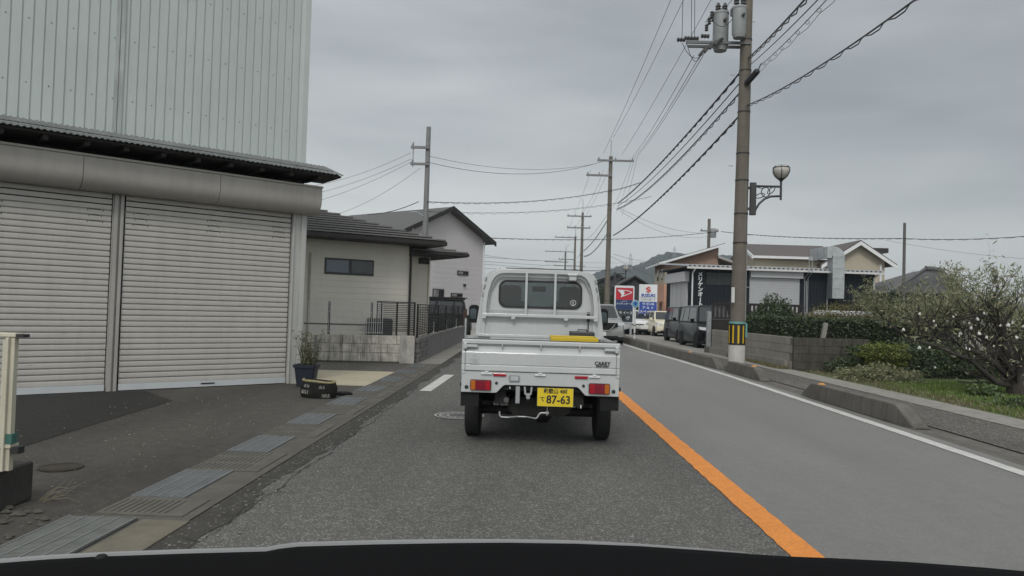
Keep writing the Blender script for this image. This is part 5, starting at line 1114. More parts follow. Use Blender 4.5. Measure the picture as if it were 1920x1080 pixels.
arc(b, (-1.5, -.15, 7.8), (-1.0, -.2, 7.53), .22); arc(b, (-1.4, -.15, 7.85), (-1.05, -.2, 7.5), .3); arc(b, (-.95, -.13, 8.3), (-.6, 0, 8.55), -.12); arc(b, (-.8, -.13, 8.4), (-.3, -.38, 8.45), .25); arc(b, (-.6, 0, 8.7), (-.1, -.1, 9.3), .15); arc(b, (-.2, -.35, 8.8), (.05, -.1, 9.4), .1); b.lathe([(.03, 0), (.06, .03), (.06, .2), (.03, .24)], (-.28, -.05, 8.95), n=8); b.lathe([(.03, 0), (.06, .03), (.06, .2), (.03, .24)], (-.08, -.15, 8.95), n=8); b.tube([(-1.5, -.13, 7.88), (-1.5, -.13, 12)], .007, 5); b.tube([(-1.28, -.13, 7.9), (-1.33, -.13, 12)], .007, 5); b.tube([(-1.2, -.13, 7.9), (-1.27, -.13, 12)], .007, 5)
b.build('jumper_cables', BLK, P1)
fl = thing('flood_fixture', 'dark oblong junction box slanting from the right side of the big utility pole', 'cable box', at(1398, 158, 17.8))
e1 = at(1422, 131, 17.5)-at(1398, 158, 17.8); MB().tube([(0, 0, 0), tuple(e1*.08), tuple(e1*.92), tuple(e1)], [.04, .075, .075, .05], 8).build('casing', DRK, fl, bevel=.005); MB().tube([tuple(e1), tuple(e1*1.1+Vector((.03, 0, .12)))], .012, 5).build('cable_tail', BLK, fl)
# ornamental street lamp on the pole
def lamp(px_x, Y, zb, sc, lab, rx):
    t = thing('street_lamp', lab, 'street lamp', (px_x, Y, zb), 0, 'ornamental globe lamps bracketed to poles')
    LM = mat('lamp_bronze', (.035, .035, .037), .5, var=.1)
    MB().box(-.07*sc, .07*sc, -.05*sc, .05*sc, 0, .78*sc).build('back_plate', LM, t, bevel=.01)
    b = MB(); b.box(-.25*sc, -.07*sc, -.03, .03, .12*sc, .18*sc); b.box(-.25*sc, -.07*sc, -.03, .03, .62*sc, .68*sc); b.build('bracket', LM, t)
    b = MB(); b.tube([(.05, 0, .7*sc), (.66*sc, 0, .7*sc)], .027*sc, 8)
    b.tube([(.04, 0, .04*sc), (.08*sc, 0, .16*sc), (.16*sc, 0, .29*sc), (.28*sc, 0, .40*sc), (.42*sc, 0, .46*sc), (.66*sc, 0, .475*sc)], .027*sc, 8); b.build('arm', LM, t, smooth=True)
    b = MB()
    def ell(cx, cz, a_, c_, rot, s0=0, s1=360):
        return [(cx+(a_*math.cos(R(k))*math.cos(rot)-c_*math.sin(R(k))*math.sin(rot)), 0, cz+(a_*math.cos(R(k))*math.sin(rot)+c_*math.sin(R(k))*math.cos(rot))) for k in range(s0, s1+1, 15)]
    b.tube(ell(.30*sc, .56*sc, .10*sc, .115*sc, 0), .012*sc, 6, False); b.tube(ell(.17*sc, .47*sc, .11*sc, .05*sc, R(20)), .011*sc, 6, False); b.tube(ell(.43*sc, .60*sc, .11*sc, .05*sc, R(45)), .011*sc, 6, False); b.tube([(.07*sc, 0, .68*sc), (.24*sc, 0, .64*sc)], .01*sc, 5); b.build('scrollwork', LM, t, smooth=True)
    MB().tube([(.66*sc, 0, .38*sc), (.66*sc, 0, .85*sc)], .028*sc, 10).build('stem', LM, t, smooth=True)
    MB().lathe([(.02*sc, 0), (.09*sc, .04*sc), (.17*sc, .12*sc), (.205*sc, .20*sc), (.2*sc, .27*sc), (.15*sc, .33*sc), (.06*sc, .35*sc)], (.66*sc, 0, .86*sc), n=24).build('globe', mat('opal_glass', (.42, .41, .38), .3, var=.04), t, smooth=True)
    cg = MB()
    for k in range(6):
        a = R(60*k+15); cg.tube([(.66*sc+q*1.03*math.cos(a)*sc, q*1.03*math.sin(a)*sc, (.86+h)*sc) for q, h in ((.02, -.01), (.09, .035), (.17, .115), (.208, .2), (.203, .27), (.155, .335))], .010*sc, 5)
    cg.tube([(.66*sc+.19*sc*math.cos(R(15*k)), .19*sc*math.sin(R(15*k)), 1.15*sc) for k in range(25)], .014*sc, 6, False); cg.lathe([(.028, -.04), (.07, .02), (.09, .035)], (.66*sc, 0, .86*sc), n=12); cg.lathe([(.15, .325), (.12, .345), (.02, .355)], (.66*sc, 0, .86*sc), n=16); cg.build('cage', LM, t, smooth=True)
    return t
lamp(4.95+.29, 17.9, 3.72, 1.0, 'ornamental globe lamp on a scrolled bracket fixed to the big utility pole', 0)
lamp(5.1+.35, 48.6, 3.05, 1.05, 'small ornamental globe lamp on the second utility pole against the hill', 0)
# further poles along the right side
P2 = pole(5.05, 49.3, 11.55, .2, .12, 'second concrete utility pole along the road with cross arms', arms=((11.25, -.9, 1.5, 3), (10.25, -1.6, .1, 3)), top=1.1, bands=(2, 4, 6, 6.3, 8.0, 8.3), lean=.0)
P3 = pole(5.15, 77, 11.4, .2, .12, 'third utility pole along the road above the truck roof', arms=((11., -1.6, .9, 4), (9.8, -1.6, .8, 4)), top=1.4, bands=(5, 7))
P4 = pole(5.9, 102, 11.4, .2, .12, 'fourth utility pole along the road, slightly left of the third', arms=((11.2, -2.8, .2, 4), (8.2, -2.2, 0, 2)), top=1.4)
P5 = pole(5.9, 130, 11.5, .2, .13, 'fifth utility pole, smallest one just above the truck roof', arms=((11.4, -3.6, 1.8, 5), (9.6, -3.6, .4, 3), (9., -2, 3.4, 2)), top=1.2)
P6 = pole(-.4, 150, 7.6, .17, .1, 'tiny distant pole left of the pole row above the truck', arms=((6.8, -1.8, .4, 2),))
p_ = gd(800, 1e3)  # unused anchor
LPX = at(799, 440, 38).x; P7 = pole(LPX-.06, 38, 10.5, .17, .115, 'grey steel utility pole rising behind the white gabled house', arms=((9.8-.4, -.85, .1, 2), (8.55, -.85, .1, 2)), m=mat('grey_pole', (.17, .175, .18), .7, var=.1), lean=.001)
MB().tube([(-.72, -.15, 8.4), (-.72, -.15, 9.7)], .03, 6).tube([(-.1, -.1, 5.9), (-.45, -.15, 6.1), (-.8, -.2, 6.05)], .03, 6).tube([(-.1, -.1, 4.9), (-.6, -.1, 5.0), (-.6, -.1, 5.25)], .02, 5).build('bracket', GAL, P7)
x8 = at(1350, 470, 62).x; P8 = pole(x8, 66, at(1350, 411, 66).z, .17, .13, 'short pole with a small grey transformer behind the black garage', arms=((at(1350, 434, 66).z, -.8, .8, 2),)); MB().lathe([(.25, 0), (.27, .1), (.27, .75), (.2, .8)], (.35, -.1, at(1350, 446, 66).z), n=16).build('transformer', TG, P8, smooth=True)
x9 = at(1694, 560, 40).x; P9 = pole(x9, 40, at(1696, 418, 40).z, .09, .07, 'slim bare pole standing between the cream house and the orchard', m=mat('dark_grey_pole', (.09, .09, .085), .8, var=.15))
TWM = mat('lattice_steel', (.25, .27, .29), .6)
for px, py, hh in ((1182, 475, 26), (1264, 462, 18)):
    p = at(px, 500, 690); t = thing('pylon', 'faint lattice pylon on the hill ridge'+(' above the globe lamp' if px < 1200 else ' above the pink house roof'), 'pylon', (p.x, 690, 30)); b = MB(); zt = at(px, py, 690).z-30
    for s in (-1, 1): b.tube([(s*2.2, 0, 0), (s*.3, 0, zt)], .22, 4)
    for k in range(4): b.box(-3+k*.5, 3-k*.5, -.1, .1, zt*(.45+.15*k), zt*(.45+.15*k)+.4)
    b.build('frame', TWM, t)
# ---------------------------------------------------------------- wires
WM = mat('wire_black', (.03, .03, .032), .6, var=0)
def wire(A_, B_, sag, r, lab, twist=0., grp='overhead wires', n=26, m=None):
    A_, B_ = Vector(A_), Vector(B_); mid = (A_+B_)/2
    t = thing('overhead_wire', lab, 'wire', A_, 0, grp); d = B_-A_
    pts = [d*(i/n)+Vector((0, 0, -sag*4*(i/n)*(1-i/n))) for i in range(n+1)]
    b = MB().tube(pts, r, 5, False); b.build('conductor', m or WM, t)
    if twist:
        L_ = d.length; k = int(L_/.2); pts = []; side = d.cross(Vector((0, 0, 1))).normalized()
        for i in range(k+1):
            f = i/k; p = d*f+Vector((0, 0, -sag*4*f*(1-f))); a = i*1.6
            pts.append(p+Vector((0, 0, 1))*twist*(math.cos(a)*.5-.5)+side*twist*.5*math.sin(a))
        MB().tube(pts, r*.7, 4, False).build('lashed_cable', m or WM, t)
    return t
Y1, Y2, Y3, Y4, Y5 = 17.9, 49.2, 76.9, 101.9, 129.9
# high voltage over the road
wire(at(1131, 288, Y2), at(1356, -240, Y1), .25, .009, 'high thin wire from second to big pole, leftmost of the top three')
wire(at(1150, 258, Y2), at(1400, -250, Y1), .25, .009, 'high thin wire from second to big pole, middle of the top three')
wire(at(1166, 290, Y2), at(1462, -240, Y1), .25, .009, 'high thin wire from second to big pole, rightmost of the top three')
for i, (pa_, pb_, w_) in enumerate((((1188, 291), (1301, 104), 'left'), ((1191, 293), (1311, 107), 'middle'), ((1196, 291), (1322, 98), 'right'))):
    wire(at(*pa_, Y2), at(*pb_, Y1), .2, .008, f'thin wire from the second pole up to the transformer switches, {w_} of three')
    wire(at(pa_[0]-42+i*6, 395+i*4, Y3), at(*pa_, Y2), .3, .009, f'thin wire between third and second poles, right bundle, {w_} of three')
for i, (xa, xb, w_) in enumerate(((1108, 1079, 'left'), (1132, 1096, 'middle'), (1150, 1104, 'right'))):
    wire(at(xb, 392, Y3), at(xa, 318-24*(i == 2), Y2), .35, .009, f'wire from the lower arm of the second pole to the third pole, {w_} of three')
    wire(at(1062+i*8, 433, Y4), at(xb, 394, Y3), .4, .010, f'wire between fourth and third poles, {w_} of three')
# lashed low cables on the right
wire(at(1158, 381, Y2), at(1390, 133, Y1), .25, .022, 'thick lashed cable between the second and big poles, upper of the three', .05)
wire(at(1158, 386, Y2), at(1390, 152, Y1), .35, .014, 'thin cable between the second and big poles, middle of the three', .0)
wire(at(1156, 392, Y2), at(1390, 170, Y1), .45, .018, 'thick spiral lashed cable between the second and big poles, lower of the three', .07)
wire(at(1150, 441, Y2), at(1390, 213, Y1), .30, .022, 'black lashed cable sagging low from the second pole to the big pole', .05)
wire(at(1401, 197, Y1), at(1940, -170, 5.5), .16, .012, 'thick lashed cable leaving the big pole to the upper right', .05)
wire(at(1404, 108, Y1), at(1790, -330, 5.), .08, .016, 'lashed cable rising from the big pole to the top edge, left of three', .06)
wire(at(1406, 122, Y1), at(1840, -330, 5.), .08, .009, 'plain cable rising from the big pole to the top edge, middle of three')
wire(at(1424, 124, 17.5), at(1830, -320, 5.), .10, .007, 'thin cable with ring hangers rising from the junction box to the top edge', .0)
for k in range(6):
    f = k/6.5; p = at(1424, 124, 17.5).lerp(at(1830, -320, 5.), f)+Vector((0, 0, -.10*4*f*(1-f)))
rg = MB()
for k in range(1, 9):
    f = k/14; p = at(1424, 124, 17.5).lerp(at(1830, -320, 5.), f)+Vector((0, 0, -.10*4*f*(1-f)))-at(1424, 124, 17.5)
    rg.tube([(p.x+.03*math.cos(R(30*j)), p.y, p.z-.035+.03*math.sin(R(30*j))) for j in range(13)], .0045, 4, False)
rg.tube([(0, 0, -.14)]+[tuple(at(1424, 124, 17.5).lerp(at(1830, -320, 5.), k/14)+Vector((0, 0, -.10*4*(k/14)*(1-k/14)-.09-(.04 if k % 2 else 0)))-at(1424, 124, 17.5)) for k in range(1, 14)], .005, 4, False)
t = thing('ring_hanger_cable', 'drooping cable carried in ring hangers beneath the wire right of the big pole', 'wire', at(1424, 124, 17.5)); rg.build('rings', WM, t)
# left pole spans
wire(at(806, 293, 38), at(1112, 308, Y2), .5, .010, 'upper thin span between the left pole and the second pole')
wire(at(806, 305, 38), at(1138, 300, Y2), .75, .013, 'lower thin span between the left pole and the second pole')
for (pa_, pb_, sg, w_) in (((771, 286), (560, 352), .3, 'highest'), ((771, 298), (540, 372), .3, 'middle'), ((770, 304), (540, 390), .3, 'lowest'), ((788, 315), (600, 410), .4, 'steep')):
    wire(at(*pa_, 37.9), at(*pb_, 44), sg, .009, f'thin wire going left from the left pole, {w_} one')
wire(at(800, 378, 37.8), at(1145, 357, Y2), .35, .016, 'dotted lashed cable from the left pole to the second pole', .07)
wire(at(1145, 357, Y2), at(1200, 342, 44), .05, .016, 'short lashed tail joining the road cable right of the second pole', .07)
wire(at(803, 396, 37.8), at(1222, 368, Y2), .45, .010, 'lower twisted cable from the left pole across the road', .10)
wire(at(785, 378, 37.8), at(690, 402, 40), .15, .02, 'short cable leaving the left pole over the dark roof')
wire(at(918, 446, 46.4), at(1345, 434, 65.8), .35, .016, 'long sagging cable from the white house across to the short pole', .05)
wire(at(1352, 434, 65.8), at(1694, 447, 40), .2, .018, 'cable from the short pole to the slim bare pole', .04)
wire(at(1694, 447, 40), at(2000, 436, 32), .15, .014, 'cable from the slim bare pole to the right edge', .04)
wire(at(1158, 388, Y2), at(1342, 436, 65.8), .6, .010, 'upper of two drop wires from the second pole to the short pole'); wire(at(1158, 392, Y2), at(1342, 440, 65.8), .9, .010, 'lower of two drop wires from the second pole to the short pole')
wire(at(1094, 470, Y3), at(1146, 400, Y2), .3, .018, 'lashed cable between the third and second poles, upper', .08); wire(at(1095, 480, Y3), at(1146, 424, Y2), .5, .018, 'lashed cable between the third and second poles, lower', .08)
for i, (ya, yb_) in enumerate(((482, 489), (490, 498), (495, 507), (503, 500))):
    wire(at(905, ya, 47), at(1240, yb_, 140), .4, .011, f'far thin wire above the truck roof, number {i+1} from the top')
for i, (q0, Ya, q1, Yb2, sg, w_) in enumerate((
    ((905, 478), 47, (1066, 482), 130, .5, 'uppermost faint span from the white house to the fifth pole'),
    ((905, 514), 60, (1062, 486), 129.9, .3, 'faint span rising from behind the white house to the fifth pole'),
    ((1046, 492), 129.9, (1066, 458), 102, .6, 'slanting span between fourth and fifth poles, left'),
    ((1075, 470), 129.9, (1080, 436), 102, .6, 'slanting span between fourth and fifth poles, right'),
    ((1064, 500), 130, (1142, 505), 49.2, .3, 'low level span between fifth and second poles'),
    ((1092, 452), 76.9, (1143, 395), 49.2, .4, 'slim cable between third and second poles beneath the arms'),
    ((1080, 484), 101.9, (1093, 462), 76.9, .3, 'short cable between fourth and third poles'),
    ((1144, 480), 49.2, (1330, 560), 190, .4, 'faint wire falling from the second pole towards the hill'),
    ((1660, 450), 60, (2000, 489), 60, .3, 'faint distant wire across the sky above the orchard'),
    ((1150, 476), 49.2, (1226, 492), 57, .1, 'service drop from the second pole to the pink house'))):
    wire(at(*q0, Ya), at(*q1, Yb2), sg, .010 if Ya < 100 else .016, w_)
# ---------------------------------------------------------------- hill
HM = mat('hill_forest', (.016, .026, .022), .95, var=.5, vs=.035)
pts = [(560, 540), (700, 536), (900, 530), (1040, 524), (1090, 516), (1122, 511), (1150, 500), (1175, 494), (1200, 493), (1222, 488), (1240, 477), (1262, 469), (1290, 468), (1320, 473), (1350, 474), (1375, 471), (1400, 481), (1440, 500), (1500, 520), (1560, 530), (1640, 546), (1720, 556), (1900, 570), (2200, 580)]
def hz(x):
    for (a, c), (d, e2) in zip(pts, pts[1:]):
        if a <= x <= d: return c+(e2-c)*(x-a)/(d-a)
b = MB(); rows = 14; colsn = 330; vs = []
for j in range(rows+1):
    f = j/rows; Y = 560+200*f
    for i in range(colsn+1):
        px = 560+1640*i/colsn; p = at(px, hz(px), 700); z = max(-1, p.z*math.sin(f*math.pi/2)**.8*(1 if f < 1 else 1)+ (rr.uniform(-1, 1.3)+1.6*math.sin(i*.53+j)*math.sin(i*.21))*(.9 if f > .1 else 0))
        vs.append((p.x*(Y/700 if 0 else 1), Y, z))
b.add(vs, [(j*(colsn+1)+i, j*(colsn+1)+i+1, (j+1)*(colsn+1)+i+1, (j+1)*(colsn+1)+i) for j in range(rows) for i in range(colsn)])
struct(b.build('hill', HM, fix=False))
# ---------------------------------------------------------------- garden ground, trees, hedges
GRS = mat('garden_ground', (.06, .085, .028), .95, var=.4, vs=2.5, bump=.8, bs=30, fine=.3, fs=60)
sheet('garden', [(6.78, -2), (6.78, 8), (6.63, 14), (6.5, 18.6), (9, 19), (9, 27), (40, 27), (40, -2)], .006, GRS)
sheet('verge', [(6.2, 20.8), (6.5, 18.7), (6.35, 25.6), (6.2, 25.6)], .03, mat('dry_verge', (.2, .17, .10), .95, var=.35, vs=6, fine=.3, fs=60))
rng = np.random.default_rng(11)
def blades(name, n, area, h, m, lab=None, den=None):
    x0, x1, y0, y1 = area; X = rng.uniform(x0, x1, n); Yy = rng.uniform(y0, y1, n)
    if den is not None: k = den(X, Yy); X, Yy = X[k], Yy[k]; n = len(X)
    a = rng.uniform(0, 6.28, n); w = .007+rng.uniform(0, .006, n); H = h*rng.uniform(.4, 1.3, n); dx, dy = np.cos(a)*w, np.sin(a)*w; lx, ly = rng.normal(0, .35, n)*H, rng.normal(0, .35, n)*H
    z = np.zeros(n)+.005
    V = np.stack([np.stack([X-dx, Yy-dy, z], 1), np.stack([X+dx, Yy+dy, z], 1), np.stack([X+lx, Yy+ly, z+H], 1)], 1)
    o = nquads(name, V, m); o['kind'] = 'stuff'; return o
GM = leafmat('grass_blade', [(.07, .12, .02), (.12, .20, .035), (.16, .24, .05), (.15, .17, .05)]); GM2 = leafmat('dry_blade', [(.2, .17, .09), (.14, .13, .06), (.25, .21, .13), (.09, .10, .04)])
inr = lambda X, Y: X > 6.85-.012*(Y-8)+np.where(Y > 14, -.0, 0)+.1*np.sin(Y*3)
blades('grass', 75000, (6.75, 15, 9.3, 16.6), .05, GM, den=lambda X, Y: inr(X, Y) & (X > 7.0+.15*np.sin(Y*2.1)))
blades('dry_grass', 4500, (6.7, 7.4, 8.5, 18.3), .06, GM2, den=inr); blades('dry_grass', 3500, (6.2, 6.5, 18.8, 24), .1, GM2)
def bush(name, lab, c, rad, n, size, m, asp=.55, cat='bush', grp=None, stems=0, box=False, droop=0.):
    t = thing(name, lab, cat, (c[0], c[1], 0), 0, grp)
    if box: P_ = rng.uniform(-1, 1, (n, 3)); k = rng.integers(0, 3, n); s = np.sign(rng.uniform(-1, 1, n)); P_[np.arange(n), k] = s*(1-np.abs(rng.normal(0, .08, n)))
    else:
        d = rng.normal(size=(n, 3)); d /= np.linalg.norm(d, axis=1)[:, None]; P_ = d*(rng.uniform(.35, 1, n)**.4)[:, None]
        lump = 1+.18*np.sin(d[:, 0]*5+c[0])*np.sin(d[:, 1]*6+1)+.14*np.sin(d[:, 2]*9+c[1]*3)+rng.normal(0, .05, n); P_ *= lump[:, None]
    P_ = P_*np.array(rad)+np.array([0, 0, c[2]]); P_[:, 2] = np.maximum(P_[:, 2], .02)
    nquads('foliage', leaves(P_, size, asp, rng, droop), m, t)
    if box: MB().box(-rad[0]*.86, rad[0]*.86, -rad[1]*.8, rad[1]*.8, .05, c[2]+rad[2]*.85).build('branches', mat('hedge_core', (.012, .016, .008), .95), t)
    else:
        b = MB()
        for k in range(9):
            a = rr.uniform(0, 6.28); b.tube([(0, 0, 0), (rad[0]*.35*math.cos(a), rad[1]*.35*math.sin(a), c[2]*.7), (rad[0]*.75*math.cos(a), rad[1]*.75*math.sin(a), c[2]+rad[2]*rr.uniform(-.1, .6))], [.03, .018, .005], 5)
        b.build('branches', mat('bark_dark', (.05, .042, .032), .95, var=.3, vs=20), t)
    return t
HG = leafmat('hedge_leaf', [(.025, .04, .018), (.045, .07, .026), (.07, .10, .04), (.035, .05, .022)], .2); YG = leafmat('yellow_green_leaf', [(.09, .12, .02), (.15, .18, .03), (.07, .09, .022), (.20, .22, .04)]); OLV = leafmat('olive_leaf', [(.11, .14, .07), (.19, .21, .10), (.26, .27, .15), (.28, .24, .16)], .35); OLV2 = leafmat('golden_leaf', [(.15, .15, .04), (.17, .15, .04), (.07, .08, .03), (.2, .16, .06)])
bush('hedge', 'clipped dark green hedge behind the pale block wall right of the pole', (8.35, 22.6, .66), (1.7, 1.0, .66), 16000, .075, HG, .6, 'hedge', box=True)
bush('hedge', 'darker continuation of the hedge behind the mossy wall', (11.2, 22.8, .6), (1.35, 1.0, .62), 12000, .075, HG, .6, 'hedge', box=True)
bush('bush', 'rounded dark bush rising above the hedge in front of the grey shutter', (8.1, 25.0, 1.15), (.75, .7, .75), 6000, .08, HG)
bush('bush', 'golden green feathery shrub behind the hedge under the silver duct', (11.3, 27, 1.1), (1.6, .8, .72), 5500, .1, OLV2, .3); bush('bush', 'golden green feathery shrub between duct and orchard', (14.6, 28, 1.15), (1.6, .9, .9), 6000, .1, OLV2, .3); bush('bush', 'green leafy shrub at the right end of the garage', (14.9, 31, 1.3), (.9, .9, 1.0), 3500, .12, LF_D)
bush('bush', 'bright yellow green shrub low beside the mossy wall', (8.15, 17.4, .52), (.55, .45, .28), 4000, .06, YG, .5)
bush('bush', 'dark low shrub spreading under the orchard behind the yellow green one', (9.4, 18.0, .38), (1.9, .8, .48), 9000, .08, HG); bush('bush', 'dark undergrowth shrub behind the peach tree trunk', (12.9, 18.6, .35), (2.0, .9, .45), 8000, .08, LF_D)
bush('weed_clump', 'trailing pale weeds spilling onto the concrete strip', (7.55, 16.3, .12), (.85, .7, .22), 3000, .08, OLV, .35, 'weeds'); bush('weed_clump', 'broad leaved green weed tuft under the propped branch', (8.15, 13.6, .10), (.28, .25, .16), 320, .11, leafmat('weed_leaf', [(.06, .10, .03), (.10, .16, .05), (.08, .12, .04)]), .5, 'weeds'); bush('weed_clump', 'low dark weeds in the grass near the tree foot', (8.1, 12.0, .05), (.8, .4, .12), 1200, .05, LF_D, .5, 'weeds'); bush('weed_clump', 'dark leafy cover along the foot of the mossy wall', (7.9, 18.0, .1), (.9, .35, .3), 3000, .07, LF_D, .5, 'weeds')
BRK = mat('peach_bark', (.038, .032, .028), .95, var=.35, vs=25, bump=.8, bs=60); BRKL = mat('pale_bark', (.15, .135, .11), .95, var=.3, vs=25, bump=.8, bs=60)
def grow(b, p, d, L_, r, depth, out, rs, spread=.55, upb=.12):
    pts = [p]; n = 5; rads = [r]
    for i in range(n):
        d = (d+Vector((rs.uniform(-.22, .22), rs.uniform(-.22, .22), rs.uniform(-.14, .18)+upb*.3))).normalized(); pts.append(pts[-1]+d*L_/n); rads.append(r*(1-.55*(i+1)/n))
    b.tube(pts, rads, 6 if depth > 1 else 4, False)
    if depth <= 1:
        for q in pts[1:]: out.append(q)
    if depth == 0: return
    for k in range(3 if depth > 1 else 4):
        i = rs.randint(1, n); q = pts[i]; nd = (d+Vector((rs.uniform(-1, 1), rs.uniform(-1, 1), rs.uniform(-.35, .9)))*spread*1.6).normalized(); grow(b, q, nd, L_*rs.uniform(.5, .72), rads[i]*.6, depth-1, out, rs, spread, upb)
def peach(x, y, H, lab, seed, limbs=6, hand=None, nl=9, size=.10, lm=OLV, grp='peach trees in the orchard', spread=.55, cut=None):
    rs = random.Random(seed); t = thing('peach_tree', lab, 'tree', (x, y, 0), 0, grp); b = MB(); out = []
    base = Vector((0, 0, 0))
    if hand:
        for L_ in hand:
            P_ = [Vector(q)-Vector((x, y, 0)) for q, _ in L_]; Rr = [r for _, r in L_]; b.tube(P_, Rr, 8, False)
            for i in range(1, len(P_)):
                for k in range(4):
                    q = P_[i-1].lerp(P_[i], rs.random()); grow(b, q, Vector((rs.uniform(-1, .6), rs.uniform(-.8, .8), rs.uniform(-.1, 1.3))).normalized(), rs.uniform(.35, .75), max(.006, Rr[i]*.4), 1, out, rs, spread)
    else:
        b.tube([base, (0.02, 0, H*.1), (.0, .02, H*.2)], [.1, .085, .08], 9)
        for k in range(limbs):
            a = 6.28*k/limbs+rs.uniform(-.3, .3); grow(b, Vector((0, 0, H*.17)), Vector((math.cos(a), math.sin(a), rs.uniform(.45, 1.1))).normalized(), H*.55, .05, 2, out, rs, spread)
    b.build('trunk', BRK, t, smooth=True, fix=False)
    C_ = np.array([tuple(q) for q in out]); C_ = np.repeat(C_, nl, 0)+rng.normal(0, .07, (len(C_)*nl, 3)); C_[:, 2] -= .03
    if cut is not None: C_ = C_[cut(C_)]
    nquads('foliage', leaves(C_, size, .26, rng, .7), lm, t); return t, out
TX_ = gd(1905, 742); Yb = TX_.y; print('Yb', Yb)
def hp(px, py, dy, r): return (at(px, py, Yb+dy), r)
hand = [[(Vector((TX_.x, Yb, -.02)), .16), hp(1902, 715, 0, .13), hp(1890, 690, 0, .10), hp(1888, 655, .05, .085), hp(1877, 620, .1, .07), hp(1856, 596, .2, .05), hp(1862, 565, .2, .03), hp(1872, 535, .3, .012)],
        [hp(1893, 722, 0, .06), hp(1867, 717, -.15, .05), hp(1842, 695, -.3, .042), hp(1817, 673, -.4, .036), hp(1787, 663, -.5, .03), hp(1748, 647, -.6, .022), hp(1706, 636, -.7, .01)],
        [hp(1890, 705, 0, .07), hp(1866, 682, -.1, .055), hp(1837, 663, -.15, .045), hp(1805, 650, -.2, .035), hp(1770, 622, -.3, .018)],
        [hp(1886, 650, .1, .05), hp(1857, 640, .3, .048), hp(1827, 624, .4, .04), hp(1800, 612, .5, .034), hp(1767, 613, .6, .028), hp(1735, 602, .7, .02), hp(1690, 596, .8, .01)],
        [hp(1790, 614, .5, .025), hp(1750, 608, .4, .018), hp(1700, 611, .3, .008)],
        [hp(1905, 715, 0, .1), hp(1920, 698, .2, .08), hp(1945, 650, .3, .06), hp(1955, 600, .4, .04), hp(1960, 560, .4, .02)],
        [hp(1890, 700, .3, .06), hp(1870, 675, .8, .055), hp(1845, 640, 1.2, .04), hp(1825, 600, 1.5, .025), hp(1822, 560, 1.6, .012)],
        [hp(1856, 596, .2, .04), hp(1825, 592, .1, .03), hp(1800, 598, 0, .015), hp(1770, 600, -.1, .008)],
        [hp(1874, 615, .1, .035), hp(1895, 590, 0, .02), hp(1912, 565, -.1, .01)]]
pt_, outp = peach(TX_.x, Yb, 2.5, 'leaning old peach tree with low spreading limbs at the right edge', 5, hand=hand, nl=1, size=.10, cut=lambda C: (C[:, 2] > 1.55) | (rng.uniform(size=len(C)) < .3))
MB().tube([(hp(1817, 672, -.4, 0)[0]-Vector((TX_.x, Yb, 0))), (gd(1812, 702)-Vector((TX_.x, Yb, 0)))], .012, 6).build('prop', GAL, pt_)
for (x, y, H, s, lab) in ((10.6, 20.2, 2.75, 21, 'leafy peach tree beside the mossy wall, leftmost of the orchard'), (12.9, 20.6, 2.8, 22, 'peach tree in front of the old tiled house roof'), (14.3, 22.5, 3.1, 23, 'taller peach tree on the right behind the leaning tree'), (12.9, 25, 3.0, 25, 'peach tree at the back of the orchard near the slim bare pole'), (17.5, 24, 3.2, 26, 'peach tree at the far right back of the orchard'), (15.6, 20.2, 2.6, 27, 'bare looking peach tree at the right edge behind the trunk')):
    peach(x, y, H, lab, s, nl=5 if s in (22, 27) else 8, limbs=7, size=.11)
# fruit bags
BAG = mat('white_paper_bag', (.6, .6, .57), .8, var=.08, vs=20)
bp = [(1694, 615), (1725, 586), (1752, 600), (1755, 608), (1801, 622), (1799, 628), (1789, 634), (1784, 633), (1797, 641), (1743, 649), (1724, 649), (1812, 650), (1815, 651), (1789, 665), (1826, 666), (1824, 672), (1818, 604), (1845, 585), (1851, 630), (1858, 595), (1864, 647), (1876, 608), (1891, 606), (1893, 616), (1854, 665), (1792, 588), (1787, 592), (1835, 622), (1841, 604), (1905, 630), (1832, 595), (1753, 687), (1898, 602), (1886, 604), (1809, 601), (1862, 592), (1918, 610), (1897, 680), (1775, 600), (1822, 612)]
ds = rnd
proto = None
for i, (px, py) in enumerate(bp):
    p = at(px, py, Yb+ds.uniform(-.5, .8))
    if proto is None:
        t = thing('fruit_bag', 'small white paper fruit bag hanging from the branches of the peach trees', 'paper bag', p, 0, 'white paper bags on the peach tree'); t.scale = (.6, .6, .6)
        MB().loft([[(-.012, -.008, 0), (.012, -.008, 0), (.012, .008, 0), (-.012, .008, 0)], [(-.035, -.022, -.03), (.03, -.02, -.03), (.034, .02, -.03), (-.03, .02, -.03)], [(-.038, -.025, -.07), (.042, -.02, -.075), (.038, .024, -.07), (-.04, .02, -.075)], [(-.03, -.01, -.085), (.034, -.01, -.09), (.03, .01, -.085), (-.03, .01, -.09)]]).build('bag', BAG, t); MB().tube([(0, 0, -.005), (.003, 0, .04)], .003, 4).build('tie', GAL, t); proto = t
    else:
        t = proto.copy(); COL.objects.link(t); t.location = p; t.rotation_euler = (ds.uniform(-.3, .3), ds.uniform(-.4, .4), ds.uniform(0, 6)); s = ds.uniform(.4, .75); t.scale = (s, s, s)
        for ch in list(proto.children): c = ch.copy(); COL.objects.link(c); c.parent = t
# thicket behind pole 2 (dark green)
bush('bush', 'tall bamboo like thicket behind the second utility pole left of the red sign', (4.9, 56, 1.6), (1.6, 1.2, 1.6), 4000, .25, LF_D, .25)
bush('bush', 'green shrub between the two dealer signs', (7.4, 56, 1.3), (.8, .8, 1.2), 1500, .2, YG, .4)
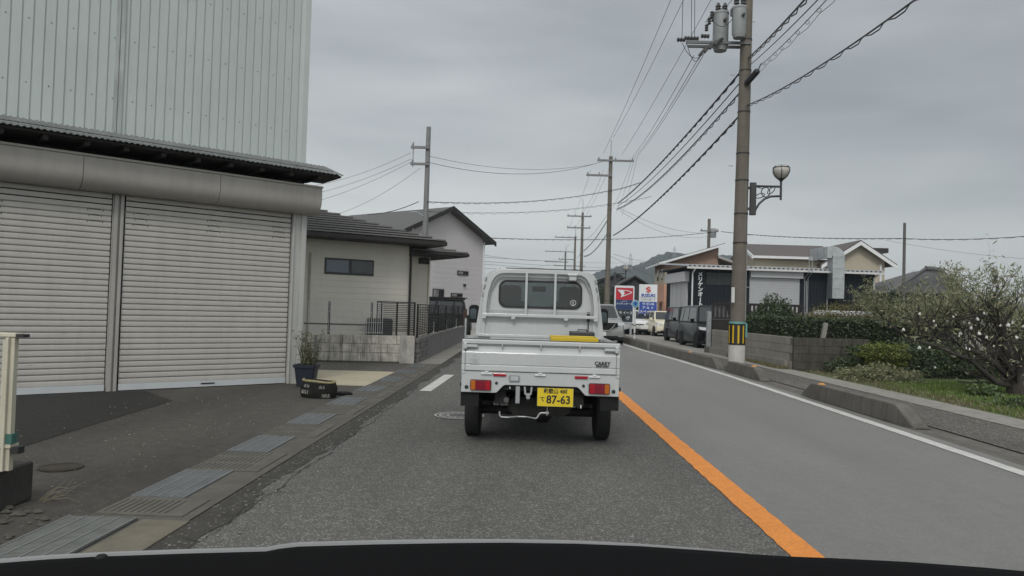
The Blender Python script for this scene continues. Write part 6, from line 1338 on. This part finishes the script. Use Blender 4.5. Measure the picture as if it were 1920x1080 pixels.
# ---------------------------------------------------------------- own car bonnet
cbn = thing('car_bonnet', 'black bonnet edge of the camera car along the bottom of the view', 'car', (0, 1.2, 0))
edge = [(-160, 1062), (0, 1053), (90, 1046), (180, 1041), (350, 1035), (500, 1031), (525, 1026), (560, 1022), (700, 1018), (850, 1015.5), (950, 1015), (1080, 1017), (1200, 1022), (1320, 1030), (1400, 1036), (1480, 1041), (1560, 1044), (1700, 1051), (1850, 1062), (1960, 1072), (2080, 1085)]
E_ = [at(px, py, 1.25)-Vector((0, 1.2, 0)) for px, py in edge]
secs = []
for p in E_: secs.append([(p.x, p.y+.10, p.z-.55), (p.x, p.y+.06, p.z-.06), (p.x, p.y+.03, p.z-.02), (p.x, p.y-.0, p.z-.002), (p.x, p.y-.03, p.z+.0), (p.x, p.y-.35, p.z-.01), (p.x, p.y-.35, p.z-.55)])
MB().loft(secs).build('panel', mat('bonnet_black', (.004, .004, .0045), .9, var=.05, spec=.08), cbn, smooth=True)
MB().tube([(p.x, p.y+.003, p.z-.0015) for p in E_[:15]], [.0055]*9+[.005, .0045, .004, .003, .002, .001], 8).build('edge_sheen', mat('sheen_grey', (.2, .205, .21), .7, var=.1), cbn, smooth=True)  # sky reflection on the rounded bonnet edge, put in as a grey strip
pj = at(190, 1045, 1.24)-Vector((0, 1.2, 0)); MB().lathe([(.011, -.012), (.011, -.001), (.007, .004)], tuple(pj), n=12).build('washer_nozzle', BLK, cbn, smooth=True)
# ---------------------------------------------------------------- haze
hb_ = MB().box(-900, 900, -60, 900, -2, 120).build('haze', (lambda: None)() or mat('haze_tmp', (1, 1, 1)))
hm = bpy.data.materials.new('haze_air'); hm.use_nodes = True; hm.node_tree.nodes.clear(); o_ = N(hm.node_tree, 'ShaderNodeOutputMaterial'); v_ = N(hm.node_tree, 'ShaderNodeVolumePrincipled'); v_.inputs['Density'].default_value = .0004; v_.inputs['Color'].default_value = (.80, .9, 1.0, 1); hm.node_tree.links.new(v_.outputs[0], o_.inputs['Volume'])
hb_.data.materials.clear(); hb_.data.materials.append(hm); hb_['kind'] = 'stuff'
